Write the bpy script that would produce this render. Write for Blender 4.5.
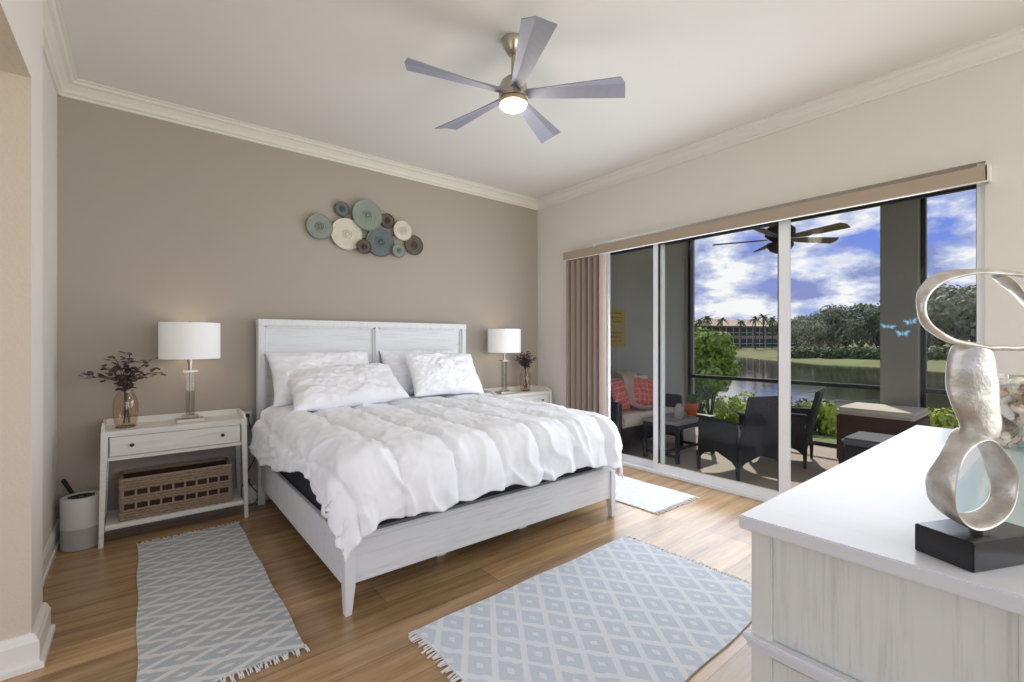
import bpy, bmesh, math, random
from mathutils import Vector, Matrix, noise
import numpy as np
for o in list(bpy.data.objects): bpy.data.objects.remove(o)
S = bpy.context.scene
COL = S.collection
PI = math.pi
R = math.radians
random.seed(7)

# ------------------------------------------------------------------ camera
cd = bpy.data.cameras.new('camera'); cam = bpy.data.objects.new('camera', cd); COL.objects.link(cam)
cd.sensor_width = 36; cd.lens = 36*460.5/1024; cd.clip_start = .02; cd.clip_end = 2000
cam.location = (0, 0, 1.33); cam.rotation_euler = (R(90), 0, R(51.06-90))
S.camera = cam

# ------------------------------------------------------------------ node helpers
class NT:
    def __init__(s, tree):
        s.t = tree; s.n = tree.nodes; s.l = tree.links
    def node(s, kind, **kw):
        n = s.n.new(kind)
        for k, v in kw.items():
            if k == 'inp':
                for a, b in v.items():
                    if isinstance(b, bpy.types.NodeSocket): s.l.new(b, n.inputs[a])
                    else: n.inputs[a].default_value = b
            else: setattr(n, k, v)
        return n
    def math(s, op, a, b=0.0, c=None, clamp=False):
        n = s.n.new('ShaderNodeMath'); n.operation = op; n.use_clamp = clamp
        for i, v in enumerate([a, b] + ([c] if c is not None else [])):
            if isinstance(v, bpy.types.NodeSocket): s.l.new(v, n.inputs[i])
            else: n.inputs[i].default_value = v
        return n.outputs[0]
    def mix(s, f, a, b, mode='MIX'):
        n = s.n.new('ShaderNodeMix'); n.data_type = 'RGBA'; n.blend_type = mode
        for i, v in ((0, f), (6, a), (7, b)):
            if isinstance(v, bpy.types.NodeSocket): s.l.new(v, n.inputs[i])
            else: n.inputs[i].default_value = (v if i == 0 else (tuple(v)+(1,))[:4])
        return n.outputs[2]
    def ramp(s, f, stops):
        n = s.n.new('ShaderNodeValToRGB'); e = n.color_ramp.elements
        while len(e) < len(stops): e.new(.5)
        for q, (p, c) in zip(e, stops): q.position = p; q.color = tuple(c)+(1,) if len(c) == 3 else c
        s.l.new(f, n.inputs[0]); return n.outputs[0]
    def noise(s, vec, scale, detail=3, rough=.5):
        n = s.node('ShaderNodeTexNoise', inp={'Scale': scale, 'Detail': detail, 'Roughness': rough})
        s.l.new(vec, n.inputs['Vector']); return n.outputs[0]
    def coords(s, out='Object', scale=(1, 1, 1), rot=(0, 0, 0)):
        t = s.n.new('ShaderNodeTexCoord')
        m = s.node('ShaderNodeMapping', inp={'Scale': scale, 'Rotation': rot})
        s.l.new(t.outputs[out], m.inputs['Vector']); return m.outputs[0]

def srgb(r, g, b):
    f = lambda c: (c/255/12.92 if c/255 <= .04045 else ((c/255+.055)/1.055)**2.4)
    return (f(r), f(g), f(b))

MATS = {}
def mat(name, col, rough=.5, metal=0., bump=0., bscale=40., vary=0., vscale=8., stretch=(1, 1, 1), spec=.5, emis=None, estr=0, trans=0, sub=0, sheen=0):
    m = bpy.data.materials.new(name); m.use_nodes = True
    t = NT(m.node_tree); p = t.n['Principled BSDF']
    p.inputs['Base Color'].default_value = (*col, 1); p.inputs['Roughness'].default_value = rough
    p.inputs['Metallic'].default_value = metal; p.inputs['Specular IOR Level'].default_value = spec
    if trans: p.inputs['Transmission Weight'].default_value = trans
    if sheen: p.inputs['Sheen Weight'].default_value = sheen
    if emis: p.inputs['Emission Color'].default_value = (*emis, 1); p.inputs['Emission Strength'].default_value = estr
    v = t.coords('Object', stretch)
    if vary:
        n = t.noise(v, vscale, 5, .6)
        k = t.math('MULTIPLY_ADD', n, vary*2, 1-vary)
        c = t.node('ShaderNodeVectorMath', operation='SCALE', inp={0: col})
        t.l.new(k, c.inputs['Scale']); t.l.new(c.outputs[0], p.inputs['Base Color'])
    if bump:
        n = t.noise(v, bscale, 4, .6)
        b = t.node('ShaderNodeBump', inp={'Strength': bump, 'Distance': .01, 'Height': n})
        t.l.new(b.outputs[0], p.inputs['Normal'])
    MATS[name] = m
    return m

def thin_glass(name, tint=(1, 1, 1), refl=.04, rough=0.0):
    m = bpy.data.materials.new(name); m.use_nodes = True; t = NT(m.node_tree)
    t.n.remove(t.n['Principled BSDF']); out = t.n['Material Output']
    tr = t.node('ShaderNodeBsdfTransparent', inp={'Color': (*tint, 1)})
    gl = t.node('ShaderNodeBsdfGlossy', inp={'Roughness': rough, 'Color': (1, 1, 1, 1)})
    fr = t.node('ShaderNodeFresnel', inp={'IOR': 1.45})
    k = t.math('MINIMUM', t.math('MULTIPLY', fr.outputs[0], refl/.04), .07+refl)
    mx = t.n.new('ShaderNodeMixShader'); t.l.new(k, mx.inputs[0]); t.l.new(tr.outputs[0], mx.inputs[1]); t.l.new(gl.outputs[0], mx.inputs[2])
    t.l.new(mx.outputs[0], out.inputs[0]); return m

# ------------------------------------------------------------------ world, sun, lights, exposure
W = bpy.data.worlds.new('sky'); S.world = W; W.use_nodes = True
t = NT(W.node_tree); bg = t.n['Background']
tc = t.n.new('ShaderNodeTexCoord'); sep = t.n.new('ShaderNodeSeparateXYZ'); t.l.new(tc.outputs['Generated'], sep.inputs[0])
zz = t.math('MAXIMUM', sep.outputs[2], 0.0)
cmb = t.n.new('ShaderNodeCombineXYZ'); t.l.new(sep.outputs[0], cmb.inputs[0]); t.l.new(sep.outputs[1], cmb.inputs[1]); t.l.new(t.math('MULTIPLY', t.math('POWER', zz, .8), 1.9), cmb.inputs[2])
n1 = t.node('ShaderNodeTexNoise', inp={'Scale': 5.4, 'Detail': 10, 'Roughness': .56, 'Distortion': .1, 'Vector': cmb.outputs[0]})
cloud = t.ramp(n1.outputs[0], [(.36, (0, 0, 0)), (.43, (.65, .65, .65)), (.51, (1, 1, 1))])
skyc = t.ramp(zz, [(0, srgb(176, 190, 240)), (.12, srgb(128, 152, 232)), (.35, srgb(98, 124, 220)), (1, srgb(70, 100, 205))])
n2 = t.node('ShaderNodeTexNoise', inp={'Scale': 8.5, 'Detail': 8, 'Roughness': .6, 'Vector': cmb.outputs[0]})
cshade = t.ramp(n2.outputs[0], [(.40, srgb(140, 150, 204)), (.50, srgb(196, 204, 232)), (.58, srgb(252, 251, 252))])
skyf = t.mix(cloud, skyc, cshade)
below = t.math('LESS_THAN', sep.outputs[2], -0.002)
t.l.new(t.mix(below, skyf, srgb(120, 135, 95)), bg.inputs[0])
bg.inputs[1].default_value = 1.05

sun = bpy.data.lights.new('sun', 'SUN'); so = bpy.data.objects.new('sun', sun); COL.objects.link(so)
sun.energy = 3.4; sun.angle = R(.6); sun.color = (1, .95, .86)
so.rotation_euler = Vector((.72, .42, .80)).to_track_quat('Z', 'Y').to_euler()

def area(name, loc, direction, sx, sy, power, color):
    l = bpy.data.lights.new(name, 'AREA'); l.shape = 'RECTANGLE'; l.size = sx; l.size_y = sy; l.energy = power; l.color = color
    o = bpy.data.objects.new(name, l); COL.objects.link(o); o.location = loc
    o.rotation_euler = (-Vector(direction)).to_track_quat('Z', 'Y').to_euler(); return o
area('rear_fill', (1.9, -2.3, 1.6), (0, 1, 0.0), 3.6, 2.4, 70, (1, .985, .965))  # added fill lamp behind the camera, stands for an assumed, unseen window
area('hall_daylight', (-2.2, .6, 1.5), (1, .25, 0.0), 2.6, 2.2, 24, (1, .95, .88))
area('patio_daylight', (3.98, 1.9, 1.25), (-1, .05, -.05), 2.7, 2.0, 62, (.84, .91, 1))

vs = S.view_settings; vs.view_transform = 'Standard'; vs.look = 'None'; vs.gamma = 1; vs.use_curve_mapping = False; vs.exposure = -0.04
S.cycles.transparent_max_bounces = 32

# ------------------------------------------------------------------ geometry helpers
def new(): return bmesh.new()
def add_geom(bm, verts, faces, M=None):
    vs_ = [bm.verts.new((M @ Vector(v)) if M else v) for v in verts]
    for f in faces:
        try: bm.faces.new([vs_[i] for i in f])
        except ValueError: pass
    return vs_
def box(bm, x0, x1, y0, y1, z0, z1, bev=0, M=None, seg=2):
    tmp = bmesh.new() if bev else bm
    v = add_geom(tmp, [(x, y, z) for x in (x0, x1) for y in (y0, y1) for z in (z0, z1)],
             [(0, 1, 3, 2), (4, 6, 7, 5), (0, 4, 5, 1), (2, 3, 7, 6), (0, 2, 6, 4), (1, 5, 7, 3)], None if bev else M)
    if bev:
        bmesh.ops.bevel(tmp, geom=tmp.edges[:], offset=bev, segments=seg, affect='EDGES', clamp_overlap=True)
        merge(bm, tmp, M)
def merge(bm, tmp, M=None):
    tmp.verts.ensure_lookup_table(); tmp.verts.index_update()
    vm = [bm.verts.new((M @ v.co) if M else v.co) for v in tmp.verts]
    for f in tmp.faces:
        try: bm.faces.new([vm[v.index] for v in f.verts])
        except ValueError: pass
    tmp.free()
def taper_box(bm, b, tp, z0, z1, bev=.002, M=None):
    """b, tp = (x0,x1,y0,y1) at z0 and at z1"""
    tmp = bmesh.new()
    add_geom(tmp, [(b[0], b[2], z0), (tp[0], tp[2], z1), (b[0], b[3], z0), (tp[0], tp[3], z1),
                   (b[1], b[2], z0), (tp[1], tp[2], z1), (b[1], b[3], z0), (tp[1], tp[3], z1)],
             [(0, 1, 3, 2), (4, 6, 7, 5), (0, 4, 5, 1), (2, 3, 7, 6), (0, 2, 6, 4), (1, 5, 7, 3)])
    if bev: bmesh.ops.bevel(tmp, geom=tmp.edges[:], offset=bev, segments=2, affect='EDGES', clamp_overlap=True)
    merge(bm, tmp, M)
def lathe(bm, prof, n=32, M=None, cap=True, sx=1, sy=1):
    rings = []
    for r, z in prof:
        rings.append([bm.verts.new((M @ Vector((r*math.cos(2*PI*i/n)*sx, r*math.sin(2*PI*i/n)*sy, z))) if M else (r*math.cos(2*PI*i/n)*sx, r*math.sin(2*PI*i/n)*sy, z)) for i in range(n)])
    for a, b in zip(rings, rings[1:]):
        for i in range(n): bm.faces.new((a[i], a[(i+1) % n], b[(i+1) % n], b[i]))
    if cap:
        bm.faces.new(rings[0][::-1]); bm.faces.new(rings[-1])
def tube(bm, pts, r, n=8, cap=True):
    pts = [Vector(p) for p in pts]; rings = []
    up = Vector((0, 0, 1))
    rr = r if isinstance(r, (list, tuple)) else [r]*len(pts)
    for i, p in enumerate(pts):
        d = (pts[min(i+1, len(pts)-1)]-pts[max(i-1, 0)]).normalized()
        a = d.cross(up)
        if a.length < 1e-3: a = d.cross(Vector((1, 0, 0)))
        a.normalize(); b = d.cross(a).normalized()
        rings.append([bm.verts.new(p+(a*math.cos(2*PI*k/n)+b*math.sin(2*PI*k/n))*rr[i]) for k in range(n)])
    for a, b in zip(rings, rings[1:]):
        for k in range(n): bm.faces.new((a[k], a[(k+1) % n], b[(k+1) % n], b[k]))
    if cap: bm.faces.new(rings[0][::-1]); bm.faces.new(rings[-1])
def smoothpath(pts, n=8):
    pts = [Vector(p) for p in pts]; out = []
    P = [pts[0]]+pts+[pts[-1]]
    for i in range(1, len(P)-2):
        for k in range(n):
            s = k/n; p0, p1, p2, p3 = P[i-1:i+3]
            out.append(.5*((2*p1)+(-p0+p2)*s+(2*p0-5*p1+4*p2-p3)*s*s+(-p0+3*p1-3*p2+p3)*s**3))
    out.append(pts[-1]); return out
def prism(bm, poly, z0, z1, M=None):
    n = len(poly)
    add_geom(bm, [(x, y, z0) for x, y in poly]+[(x, y, z1) for x, y in poly],
             [tuple(range(n))[::-1], tuple(range(n, 2*n))]+[(i, (i+1) % n, n+(i+1) % n, n+i) for i in range(n)], M)

def obj(name, bm, m, parent=None, smooth=False, loc=None, angle=40):
    bmesh.ops.recalc_face_normals(bm, faces=bm.faces[:])
    me = bpy.data.meshes.new(name); bm.to_mesh(me); bm.free()
    me.materials.append(m)
    if smooth:
        me.shade_smooth()
        if angle < 180: me.set_sharp_from_angle(angle=R(angle))
    o = bpy.data.objects.new(name, me); COL.objects.link(o)
    if parent: o.parent = parent
    if loc: o.location = loc
    return o
def tag(o, label, cat, group=None, kind=None):
    if label: o['label'] = label
    if cat: o['category'] = cat
    if group: o['group'] = group
    if kind: o['kind'] = kind
    return o
def struct(name, bm, m, smooth=False):
    o = obj(name, bm, m, None, smooth); o['kind'] = 'structure'; return o
def thing(name, label, cat, loc=(0, 0, 0), rz=0, group=None):
    o = bpy.data.objects.new(name, None); COL.objects.link(o); o.empty_display_size = .1
    o.location = loc; o.rotation_euler = (0, 0, rz); return tag(o, label, cat, group)
def kids(o): return [c for c in COL.objects if c.parent == o]
def dup(root, loc, rz=0, label=None, scale=None):
    r = root.copy(); COL.objects.link(r); r.location = loc; r.rotation_euler = (0, 0, rz)
    if label: r['label'] = label
    if scale: r.scale = scale
    for ch in kids(root):
        c = ch.copy(); COL.objects.link(c); c.parent = r
        for g in kids(ch):
            q = g.copy(); COL.objects.link(q); q.parent = c
    return r

# ------------------------------------------------------------------ materials
def wash_wood(name, base, dark, amt=.5, scale=1.0, axis='x'):
    m = bpy.data.materials.new(name); m.use_nodes = True; t = NT(m.node_tree); p = t.n['Principled BSDF']
    sc = {'x': (2.2, 38, 38), 'z': (38, 38, 2.0), 'y': (38, 2.2, 38)}[axis]
    v = t.coords('Object', tuple(k*scale for k in sc))
    n = t.noise(v, 1.6, 8, .7)
    v2 = t.coords('Object', tuple(k*scale*.28 for k in sc)); n2 = t.noise(v2, 1.2, 4, .6)
    w = t.math('MULTIPLY', t.ramp(n, [(.47, (0, 0, 0)), (.62, (1, 1, 1))]), t.ramp(n2, [(.35, (0, 0, 0)), (.7, (1, 1, 1))]))
    t.l.new(t.mix(t.math('MULTIPLY', w, amt), base, dark), p.inputs['Base Color'])
    p.inputs['Roughness'].default_value = .5
    b = t.node('ShaderNodeBump', inp={'Strength': .12, 'Distance': .004, 'Height': n}); t.l.new(b.outputs[0], p.inputs['Normal'])
    return m
M_bed = wash_wood('whitewashed_wood', srgb(226, 228, 230), srgb(176, 180, 184), .55)
M_bedz = wash_wood('whitewashed_wood_upright', srgb(228, 229, 230), srgb(180, 183, 186), .5, axis='z')
M_night = wash_wood('cream_washed_wood', srgb(232, 230, 223), srgb(188, 184, 172), .5)
M_dres = wash_wood('dresser_grain_wood', srgb(222, 224, 218), srgb(170, 172, 166), .6, 1.5, 'z')
M_dtop = wash_wood('dresser_top_wood', srgb(224, 225, 230), srgb(206, 208, 212), .4, 1.2, 'y')
M_dtop.node_tree.nodes['Principled BSDF'].inputs['Roughness'].default_value = .35
M_wallb = mat('beige_paint', srgb(176, 166, 154), .85, bump=.08, bscale=90)
M_wallw = mat('warm_white_paint', srgb(226, 221, 213), .85, bump=.08, bscale=90)
M_ceil = mat('ceiling_paint', srgb(228, 225, 219), .9, bump=.05, bscale=60)
M_hall = mat('textured_beige_plaster', srgb(214, 199, 183), .85, bump=.35, bscale=70)
M_trim = mat('gloss_white_trim', srgb(236, 234, 228), .4)
M_crown = mat('crown_trim_paint', srgb(230, 225, 212), .55)
M_alu = mat('white_aluminium', srgb(246, 247, 250), .4)
M_black = mat('black_gasket', srgb(30, 31, 34), .5)
M_blackalu = mat('bronze_black_aluminium', srgb(34, 34, 36), .45)
M_val = mat('valance_fabric', srgb(178, 160, 143), .8, bump=.1, bscale=150)
M_vane = mat('blind_vane_fabric', srgb(160, 142, 130), .8, bump=.1, bscale=150, vary=.06, vscale=4, stretch=(8, 8, .3))
M_glass = thin_glass('window_glass', (.97, .98, .975), .007)
M_linen = mat('white_cotton', srgb(248, 250, 255), .85, bump=.16, bscale=20, sheen=.2)
M_pillow = mat('white_pillowcase', srgb(248, 248, 252), .85, bump=.12, bscale=24, sheen=.2)
M_dark = mat('charcoal_fabric', srgb(44, 46, 54), .9, bump=.2, bscale=200)
M_steel = mat('brushed_nickel', srgb(186, 180, 166), .28, 1.0, bump=.04, bscale=80)
M_silver = mat('silver_blade', srgb(150, 151, 166), .55, .0)
M_shade = mat('lampshade_linen', srgb(248, 247, 246), .8, bump=.05, bscale=300, emis=(1, .95, .9), estr=.10)
M_lampglow = mat('fan_light_diffuser', (1, 1, 1), .4, emis=(1, .93, .82), estr=3.2)
M_knob = mat('dark_bronze_knob', srgb(70, 66, 60), .35, .7)
M_leafd = mat('dried_plum_leaf', srgb(92, 72, 72), .8, vary=.25, vscale=20)
M_stem = mat('brown_twig', srgb(88, 68, 58), .8)
M_vase = thin_glass('smoky_brown_glass', (.93, .88, .83), .045)
M_cryst = thin_glass('lamp_crystal', (.80, .80, .77), .05)
M_pur = mat('purifier_plastic', srgb(206, 204, 201), .5)
M_purfab = mat('purifier_fabric', srgb(172, 169, 166), .9, bump=.3, bscale=250)
M_cord = mat('black_rubber', srgb(24, 24, 24), .5)
M_clear = thin_glass('clear_glass', (.985, .99, .985), .05)
M_outlet = mat('outlet_plastic', srgb(226, 224, 218), .4)

# wood floor
m = bpy.data.materials.new('oak_plank_floor'); m.use_nodes = True; t = NT(m.node_tree); p = t.n['Principled BSDF']
v = t.coords('Object')
br = t.node('ShaderNodeTexBrick', inp={'Scale': 1.0, 'Brick Width': 1.55, 'Row Height': .185, 'Mortar Size': .0016, 'Mortar Smooth': .2, 'Bias': 0.0,
            'Color1': (0, 0, 0, 1), 'Color2': (1, 1, 1, 1), 'Mortar': (.5, .5, .5, 1), 'Vector': v})
br.offset = .37; br.offset_frequency = 3
gr = t.coords('Object', (1.1, 12, 1)); g1 = t.noise(gr, 1.4, 7, .62)
gr2 = t.coords('Object', (2.5, 60, 1)); g2 = t.noise(gr2, 1.5, 6, .7)
bl = t.noise(t.coords('Object', (.7, 2.2, 1)), 1.1, 3)
base = t.ramp(g1, [(.25, srgb(128, 96, 62)), (.42, srgb(166, 130, 90)), (.58, srgb(188, 153, 110)), (.8, srgb(205, 173, 130))])
base = t.mix(t.math('MULTIPLY', t.ramp(g2, [(.5, (0, 0, 0)), (.75, (1, 1, 1))]), .35), base, srgb(112, 80, 52))
tone = t.math('MULTIPLY_ADD', br.outputs['Color'], .38, .76)
tone = t.math('MULTIPLY', tone, t.math('MULTIPLY_ADD', bl, .3, .85))
sc = t.node('ShaderNodeVectorMath', operation='SCALE', inp={0: base}); t.l.new(tone, sc.inputs['Scale'])
t.l.new(t.mix(t.math('MULTIPLY', br.outputs['Fac'], .7), sc.outputs[0], srgb(80, 56, 36)), p.inputs['Base Color'])
p.inputs['Roughness'].default_value = .27; p.inputs['Specular IOR Level'].default_value = .85
b = t.node('ShaderNodeBump', inp={'Strength': .25, 'Distance': .002, 'Height': t.math('SUBTRACT', g2, br.outputs['Fac'])}); t.l.new(b.outputs[0], p.inputs['Normal'])
M_floor = m

def rug_mat(name, pa, pb, c1, c2):
    m = bpy.data.materials.new(name); m.use_nodes = True; t = NT(m.node_tree); p = t.n['Principled BSDF']
    v = t.coords('Object'); s = t.n.new('ShaderNodeSeparateXYZ'); t.l.new(v, s.inputs[0])
    wob = t.math('MULTIPLY_ADD', t.noise(v, 14, 3), .18, -.09)
    a = t.math('ADD', t.math('DIVIDE', s.outputs[0], pa), wob)
    b_ = t.math('ADD', t.math('DIVIDE', s.outputs[1], pb), wob)
    ta = t.math('PINGPONG', a, .5); tb = t.math('PINGPONG', b_, .5)      # 0..0.5 triangle waves
    dsum = t.math('ADD', ta, tb)                                        # 0..1 nested diamonds
    w = t.math('PINGPONG', t.math('MULTIPLY', dsum, 4.0), 1.0)          # alternating rings
    k = t.ramp(w, [(.38, (0, 0, 0)), (.52, (1, 1, 1))])
    fl = t.noise(t.coords('Object', (1, 1, 1)), 190, 3, .7)
    weave = t.ramp(fl, [(.40, (.0, .0, .0)), (.62, (1, 1, 1))])
    k2 = t.math('MULTIPLY', k, t.math('MULTIPLY_ADD', weave, .45, .65))
    t.l.new(t.mix(k2, c1, c2), p.inputs['Base Color'])
    p.inputs['Roughness'].default_value = .95
    bm_ = t.node('ShaderNodeBump', inp={'Strength': .5, 'Distance': .004, 'Height': t.math('ADD', fl, t.math('MULTIPLY', k, .5))}); t.l.new(bm_.outputs[0], p.inputs['Normal'])
    return m
M_rug = rug_mat('runner_weave', .28, .115, srgb(218, 218, 216), srgb(172, 178, 182))
M_rug2 = rug_mat('area_rug_weave', .155, .21, srgb(224, 228, 234), srgb(198, 206, 218))
M_rug3 = rug_mat('pale_runner_weave', .28, .125, srgb(236, 238, 242), srgb(212, 217, 227))
M_fringe = mat('cotton_fringe', srgb(228, 226, 222), .95)

# ================================================================== ROOM SHELL
YW = 4.31; XL = -.43; XR = 3.90; CZ = 3.08
bm = new(); box(bm, -2.6, 4.06, -2.6, YW+.2, -.12, 0); struct('floor', bm, M_floor)
bm = new(); box(bm, -2.6, 4.25, -2.6, YW+.2, CZ, CZ+.2); struct('ceiling', bm, M_ceil)
bm = new(); box(bm, XL-.2, 4.2, YW, YW+.2, 0, CZ); struct('wall_back', bm, M_wallb)
bm = new(); box(bm, XL-.2, XL, 2.98, YW, 0, CZ); struct('wall_left', bm, M_wallw)
# wall around the door opening
DY0, DY1, DZ = .36, 3.40, 2.40
bm = new(); box(bm, XR, 4.2, -2.6, DY0, -.12, CZ); box(bm, XR, 4.2, DY1, YW, -.12, CZ); box(bm, XR, 4.2, DY0, DY1, DZ, CZ); box(bm,4.06,4.2,DY0,DY1,-.12,-.012)
struct('wall_right', bm, M_wallw)
# pier and header of the hall opening on the left
bm = new(); box(bm, -.62, -.345, 2.70, 2.98, 0, CZ); box(bm, -.62, -.345, -2.6, 2.70, 2.405, CZ)
bmesh.ops.remove_doubles(bm, verts=bm.verts[:], dist=1e-5)
o = struct('wall_hall_pier', bm, M_wallw)
o.data.materials.append(M_hall)
for f in o.data.polygons:
    if f.normal.y < -.9 and f.center.z < 2.5 or (f.normal.z < -.9 and f.center.z > 1): f.material_index = 1
bm = new(); box(bm, -2.6, 4.2, -2.8, -2.6, 0, .5); box(bm, -2.6, 4.2, -2.8, -2.6, 2.8, CZ)
struct('wall_front', bm, M_wallw)

def molding(name, prof, p0, p1, inward, m, ext=0):
    """prof = (out, z) points; extruded from p0 to p1; inward = unit 2D vector into the room"""
    bm = new(); n = len(prof)
    d = Vector((p1[0]-p0[0], p1[1]-p0[1])).normalized()
    vs0 = [(p0[0]+inward[0]*a, p0[1]+inward[1]*a, z) for a, z in prof]; vs1 = [(p1[0]+inward[0]*a, p1[1]+inward[1]*a, z) for a, z in prof]
    add_geom(bm, vs0+vs1, [tuple(range(n)), tuple(range(n, 2*n))[::-1]]+[(i, (i+1) % n, n+(i+1) % n, n+i) for i in range(n)])
    return struct(name, bm, m)
CP = [(0, CZ-.105), (.012, CZ-.105), (.016, CZ-.09), (.03, CZ-.082), (.036, CZ-.06), (.062, CZ-.034), (.082, CZ-.028), (.09, CZ-.012), (.105, CZ-.010), (.105, CZ), (0, CZ)]
molding('trim_1', CP, (XL, YW), (XR, YW), (0, -1), M_crown)
molding('trim_2', CP, (XL, 2.98), (XL, YW), (1, 0), M_crown)
molding('trim_3', CP, (XR, -2.6), (XR, YW), (-1, 0), M_ceil)
BP = [(0, 0), (.022, 0), (.022, .022), (.014, .026), (.014, .105), (.011, .112), (.009, .124), (.004, .134), (0, .135)]
molding('baseboard_back', BP, (XL, YW), (XR, YW), (0, -1), M_trim)
molding('baseboard_left', BP, (XL, 2.98), (XL, YW), (1, 0), M_trim)
molding('baseboard_right', BP, (XR, DY1), (XR, YW), (-1, 0), M_trim)
# mitred baseboard wrapped round the pier
bm = new()
P0 = [(-.62, 2.70), (-.345, 2.70), (-.345, 2.98)]; off = [(0, -1), (1, -1), (1, 0)]
n = len(BP); rows = []
for (x, y), (ox, oy) in zip(P0, off): rows.append([(x+ox*a*1.9, y+oy*a*1.9, z*1.02) for a, z in BP])
vsl = [p_ for r_ in rows for p_ in r_]
add_geom(bm, vsl, [tuple(range(n)), tuple(range(2*n, 3*n))[::-1]]+[(k*n+i, k*n+(i+1) % n, (k+1)*n+(i+1) % n, (k+1)*n+i) for k in (0, 1) for i in range(n)])
struct('baseboard_hall', bm, M_trim)

# ---------------- sliding glass door
dr = thing('door_1', None, None); dr['kind'] = 'structure'
DX = 4.05
def fr(name, b, m, bev=.003, par=dr):
    bm = new(); box(bm, *b, bev); return obj(name, bm, m, par)
fr('door_sill', (DX-.04, DX+.14, DY0, DY1, 0.0, .03), M_alu)
fr('door_jamb', (DX-.04, DX-.01, DY1-.13, DY1, 0, DZ), M_alu)
fr('door_jamb', (DX-.12, DX+.12, DY0, DY0+.04, 0, DZ), M_alu)
fr('door_head', (DX-.04, DX+.12, DY0, DY1, 2.305, DZ), M_black)
def panel(y0, y1, xo, s0=.045, s1=.045):
    x0, x1 = DX+xo, DX+xo+.035
    bm = new(); box(bm, x0, x1, y0, y0+s0, .03, 2.32, .004); box(bm, x0, x1, y1-s1, y1, .03, 2.32, .004); box(bm, x0, x1, y0+s0, y1-s1, .03, .10, .004)
    f = obj('door_sash', bm, M_alu, dr)
    bm = new(); box(bm, x0+.004, x1-.004, y0+s0, y0+s0+.008, .10, 2.32); box(bm, x0+.004, x1-.004, y1-s1-.008, y1-s1, .10, 2.32); box(bm, x0+.004, x1-.004, y0+s0, y1-s1, 2.298, 2.32)
    obj('gasket', bm, M_black, f)
    bm = new(); box(bm, x0+.014, x0+.020, y0+s0, y1-s1, .10, 2.315); obj('door_pane', bm, M_glass, f)
panel(2.64, 3.395, .035, .05)
panel(1.475, 2.735, 0, .08, .055)
panel(.39, 1.56, .035, .02, .05)

# ---------------- vertical blind: valance + bunch of vanes
bl = thing('vertical_blind', 'long tan valance with taupe vertical vanes gathered at the left of the glass door', 'blind', (XR, 3.45, 0))
bm = new(); box(bm, -.085, -.075, -3.105, .325, 2.262, 2.352, .002); box(bm, -.085, 0, .318, .325, 2.262, 2.352); box(bm, -.085, 0, -3.105, -3.098, 2.262, 2.352)
obj('valance', bm, M_val, bl)
bm = new(); box(bm, -.088, -.073, -3.108, .327, 2.255, 2.2625); obj('valance_edge', bm, M_trim, bl)
bm = new(); box(bm, -.088, -.0, -3.118, -3.105, 2.258, 2.356, .002); obj('valance_end_cap', bm, M_trim, bl)
bm = new(); box(bm, -.06, -.02, -3.09, .31, 2.27, 2.31); obj('head_rail', bm, M_alu, bl)
for k in range(13):
    y = .27-k*.041; bm = new()
    ang = R(62 if k % 2 else 118) + random.uniform(-.12, .12)
    pts = []
    for q in range(7):
        s = (q/6-.5)*.085; c = .006*math.cos((q/6-.5)*PI)
        pts.append((-.045+math.sin(ang)*s*0.85+math.cos(ang)*c, y+math.cos(ang)*s-math.sin(ang)*c))
    back = [(x+.0012*1, yy+.0012) for x, yy in pts[::-1]]
    prism(bm, pts+back, .03, 2.262)
    obj('vane', bm, M_vane, bl, True, angle=30)

# ================================================================== BED
BX, BY = 1.785, 2.22          # centre of the foot end
bed = thing('bed', 'king bed frame of whitewashed wood with two-panel headboard and tapered feet', 'bed', (BX, BY, 0))
HW = 1.02
bm = new(); YH = YW-.07-BY; HBW = 1.0; HS = .045
box(bm, -HBW+.02-HS, HBW-.02-HS, YH-.035, YH+.02, .22, 1.485, .004)
obj('headboard_panel', bm, M_bed, bed)
hb = new()
for (a, b, c, d) in ((-HBW-HS+.002, -HBW+.055-HS, .0, 1.46), (HBW-.055-HS, HBW-HS-.002, .0, 1.46), (-.02-HS, .02-HS, .3, 1.455)):
    box(hb, a, b, YH-.065, YH+.03 if abs(a) > .5 else YH-.04, c, d, .006)
box(hb, -HBW-HS, HBW-HS, YH-.068, YH+.03, 1.455, 1.51, .006)
for sx in (-1, 1):  # inner bead of each panel
    x0, x1 = (.02-HS, HBW-.055-HS) if sx > 0 else (-HBW+.055-HS, -.02-HS)
    box(hb, x0, x0+.016, YH-.052, YH-.03, .3, 1.455, .003); box(hb, x1-.016, x1, YH-.052, YH-.03, .3, 1.455, .003); box(hb, x0, x1, YH-.052, YH-.03, 1.439, 1.455, .003)
obj('headboard_frame', hb, M_bedz, bed)
for sx in (-1, 1):
    bm = new(); box(bm, sx*(HW-.012)-.014, sx*(HW-.012)+.014, .05, YH-.04, .145, .375, .004); box(bm, sx*(HW-.045)-.025, sx*(HW-.045)+.025, .05, YH-.05, .26, .29)
    obj('side_rail', bm, M_bed, bed)
bm = new(); box(bm, -HW+.045, HW-.045, .012, .04, .145, .352, .004); box(bm, -HW+.03, HW-.03, .0, .07, .352, .382, .006)
obj('footboard', bm, M_bed, bed)
for sx in (-1, 1):
    bm = new(); xa, xb = sorted((sx*HW, sx*(HW-.052)))
    inner = (xa+.014, xb) if sx < 0 else (xa, xb-.014)
    taper_box(bm, (xa+(.004 if sx < 0 else .016), xb-(.016 if sx < 0 else .004), .006, .044), (xa, xb, 0, .055), 0, .145, .002)
    box(bm, xa, xb, 0, .055, .145, .352, .003)
    obj('foot_leg', bm, M_bedz, bed)
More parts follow.
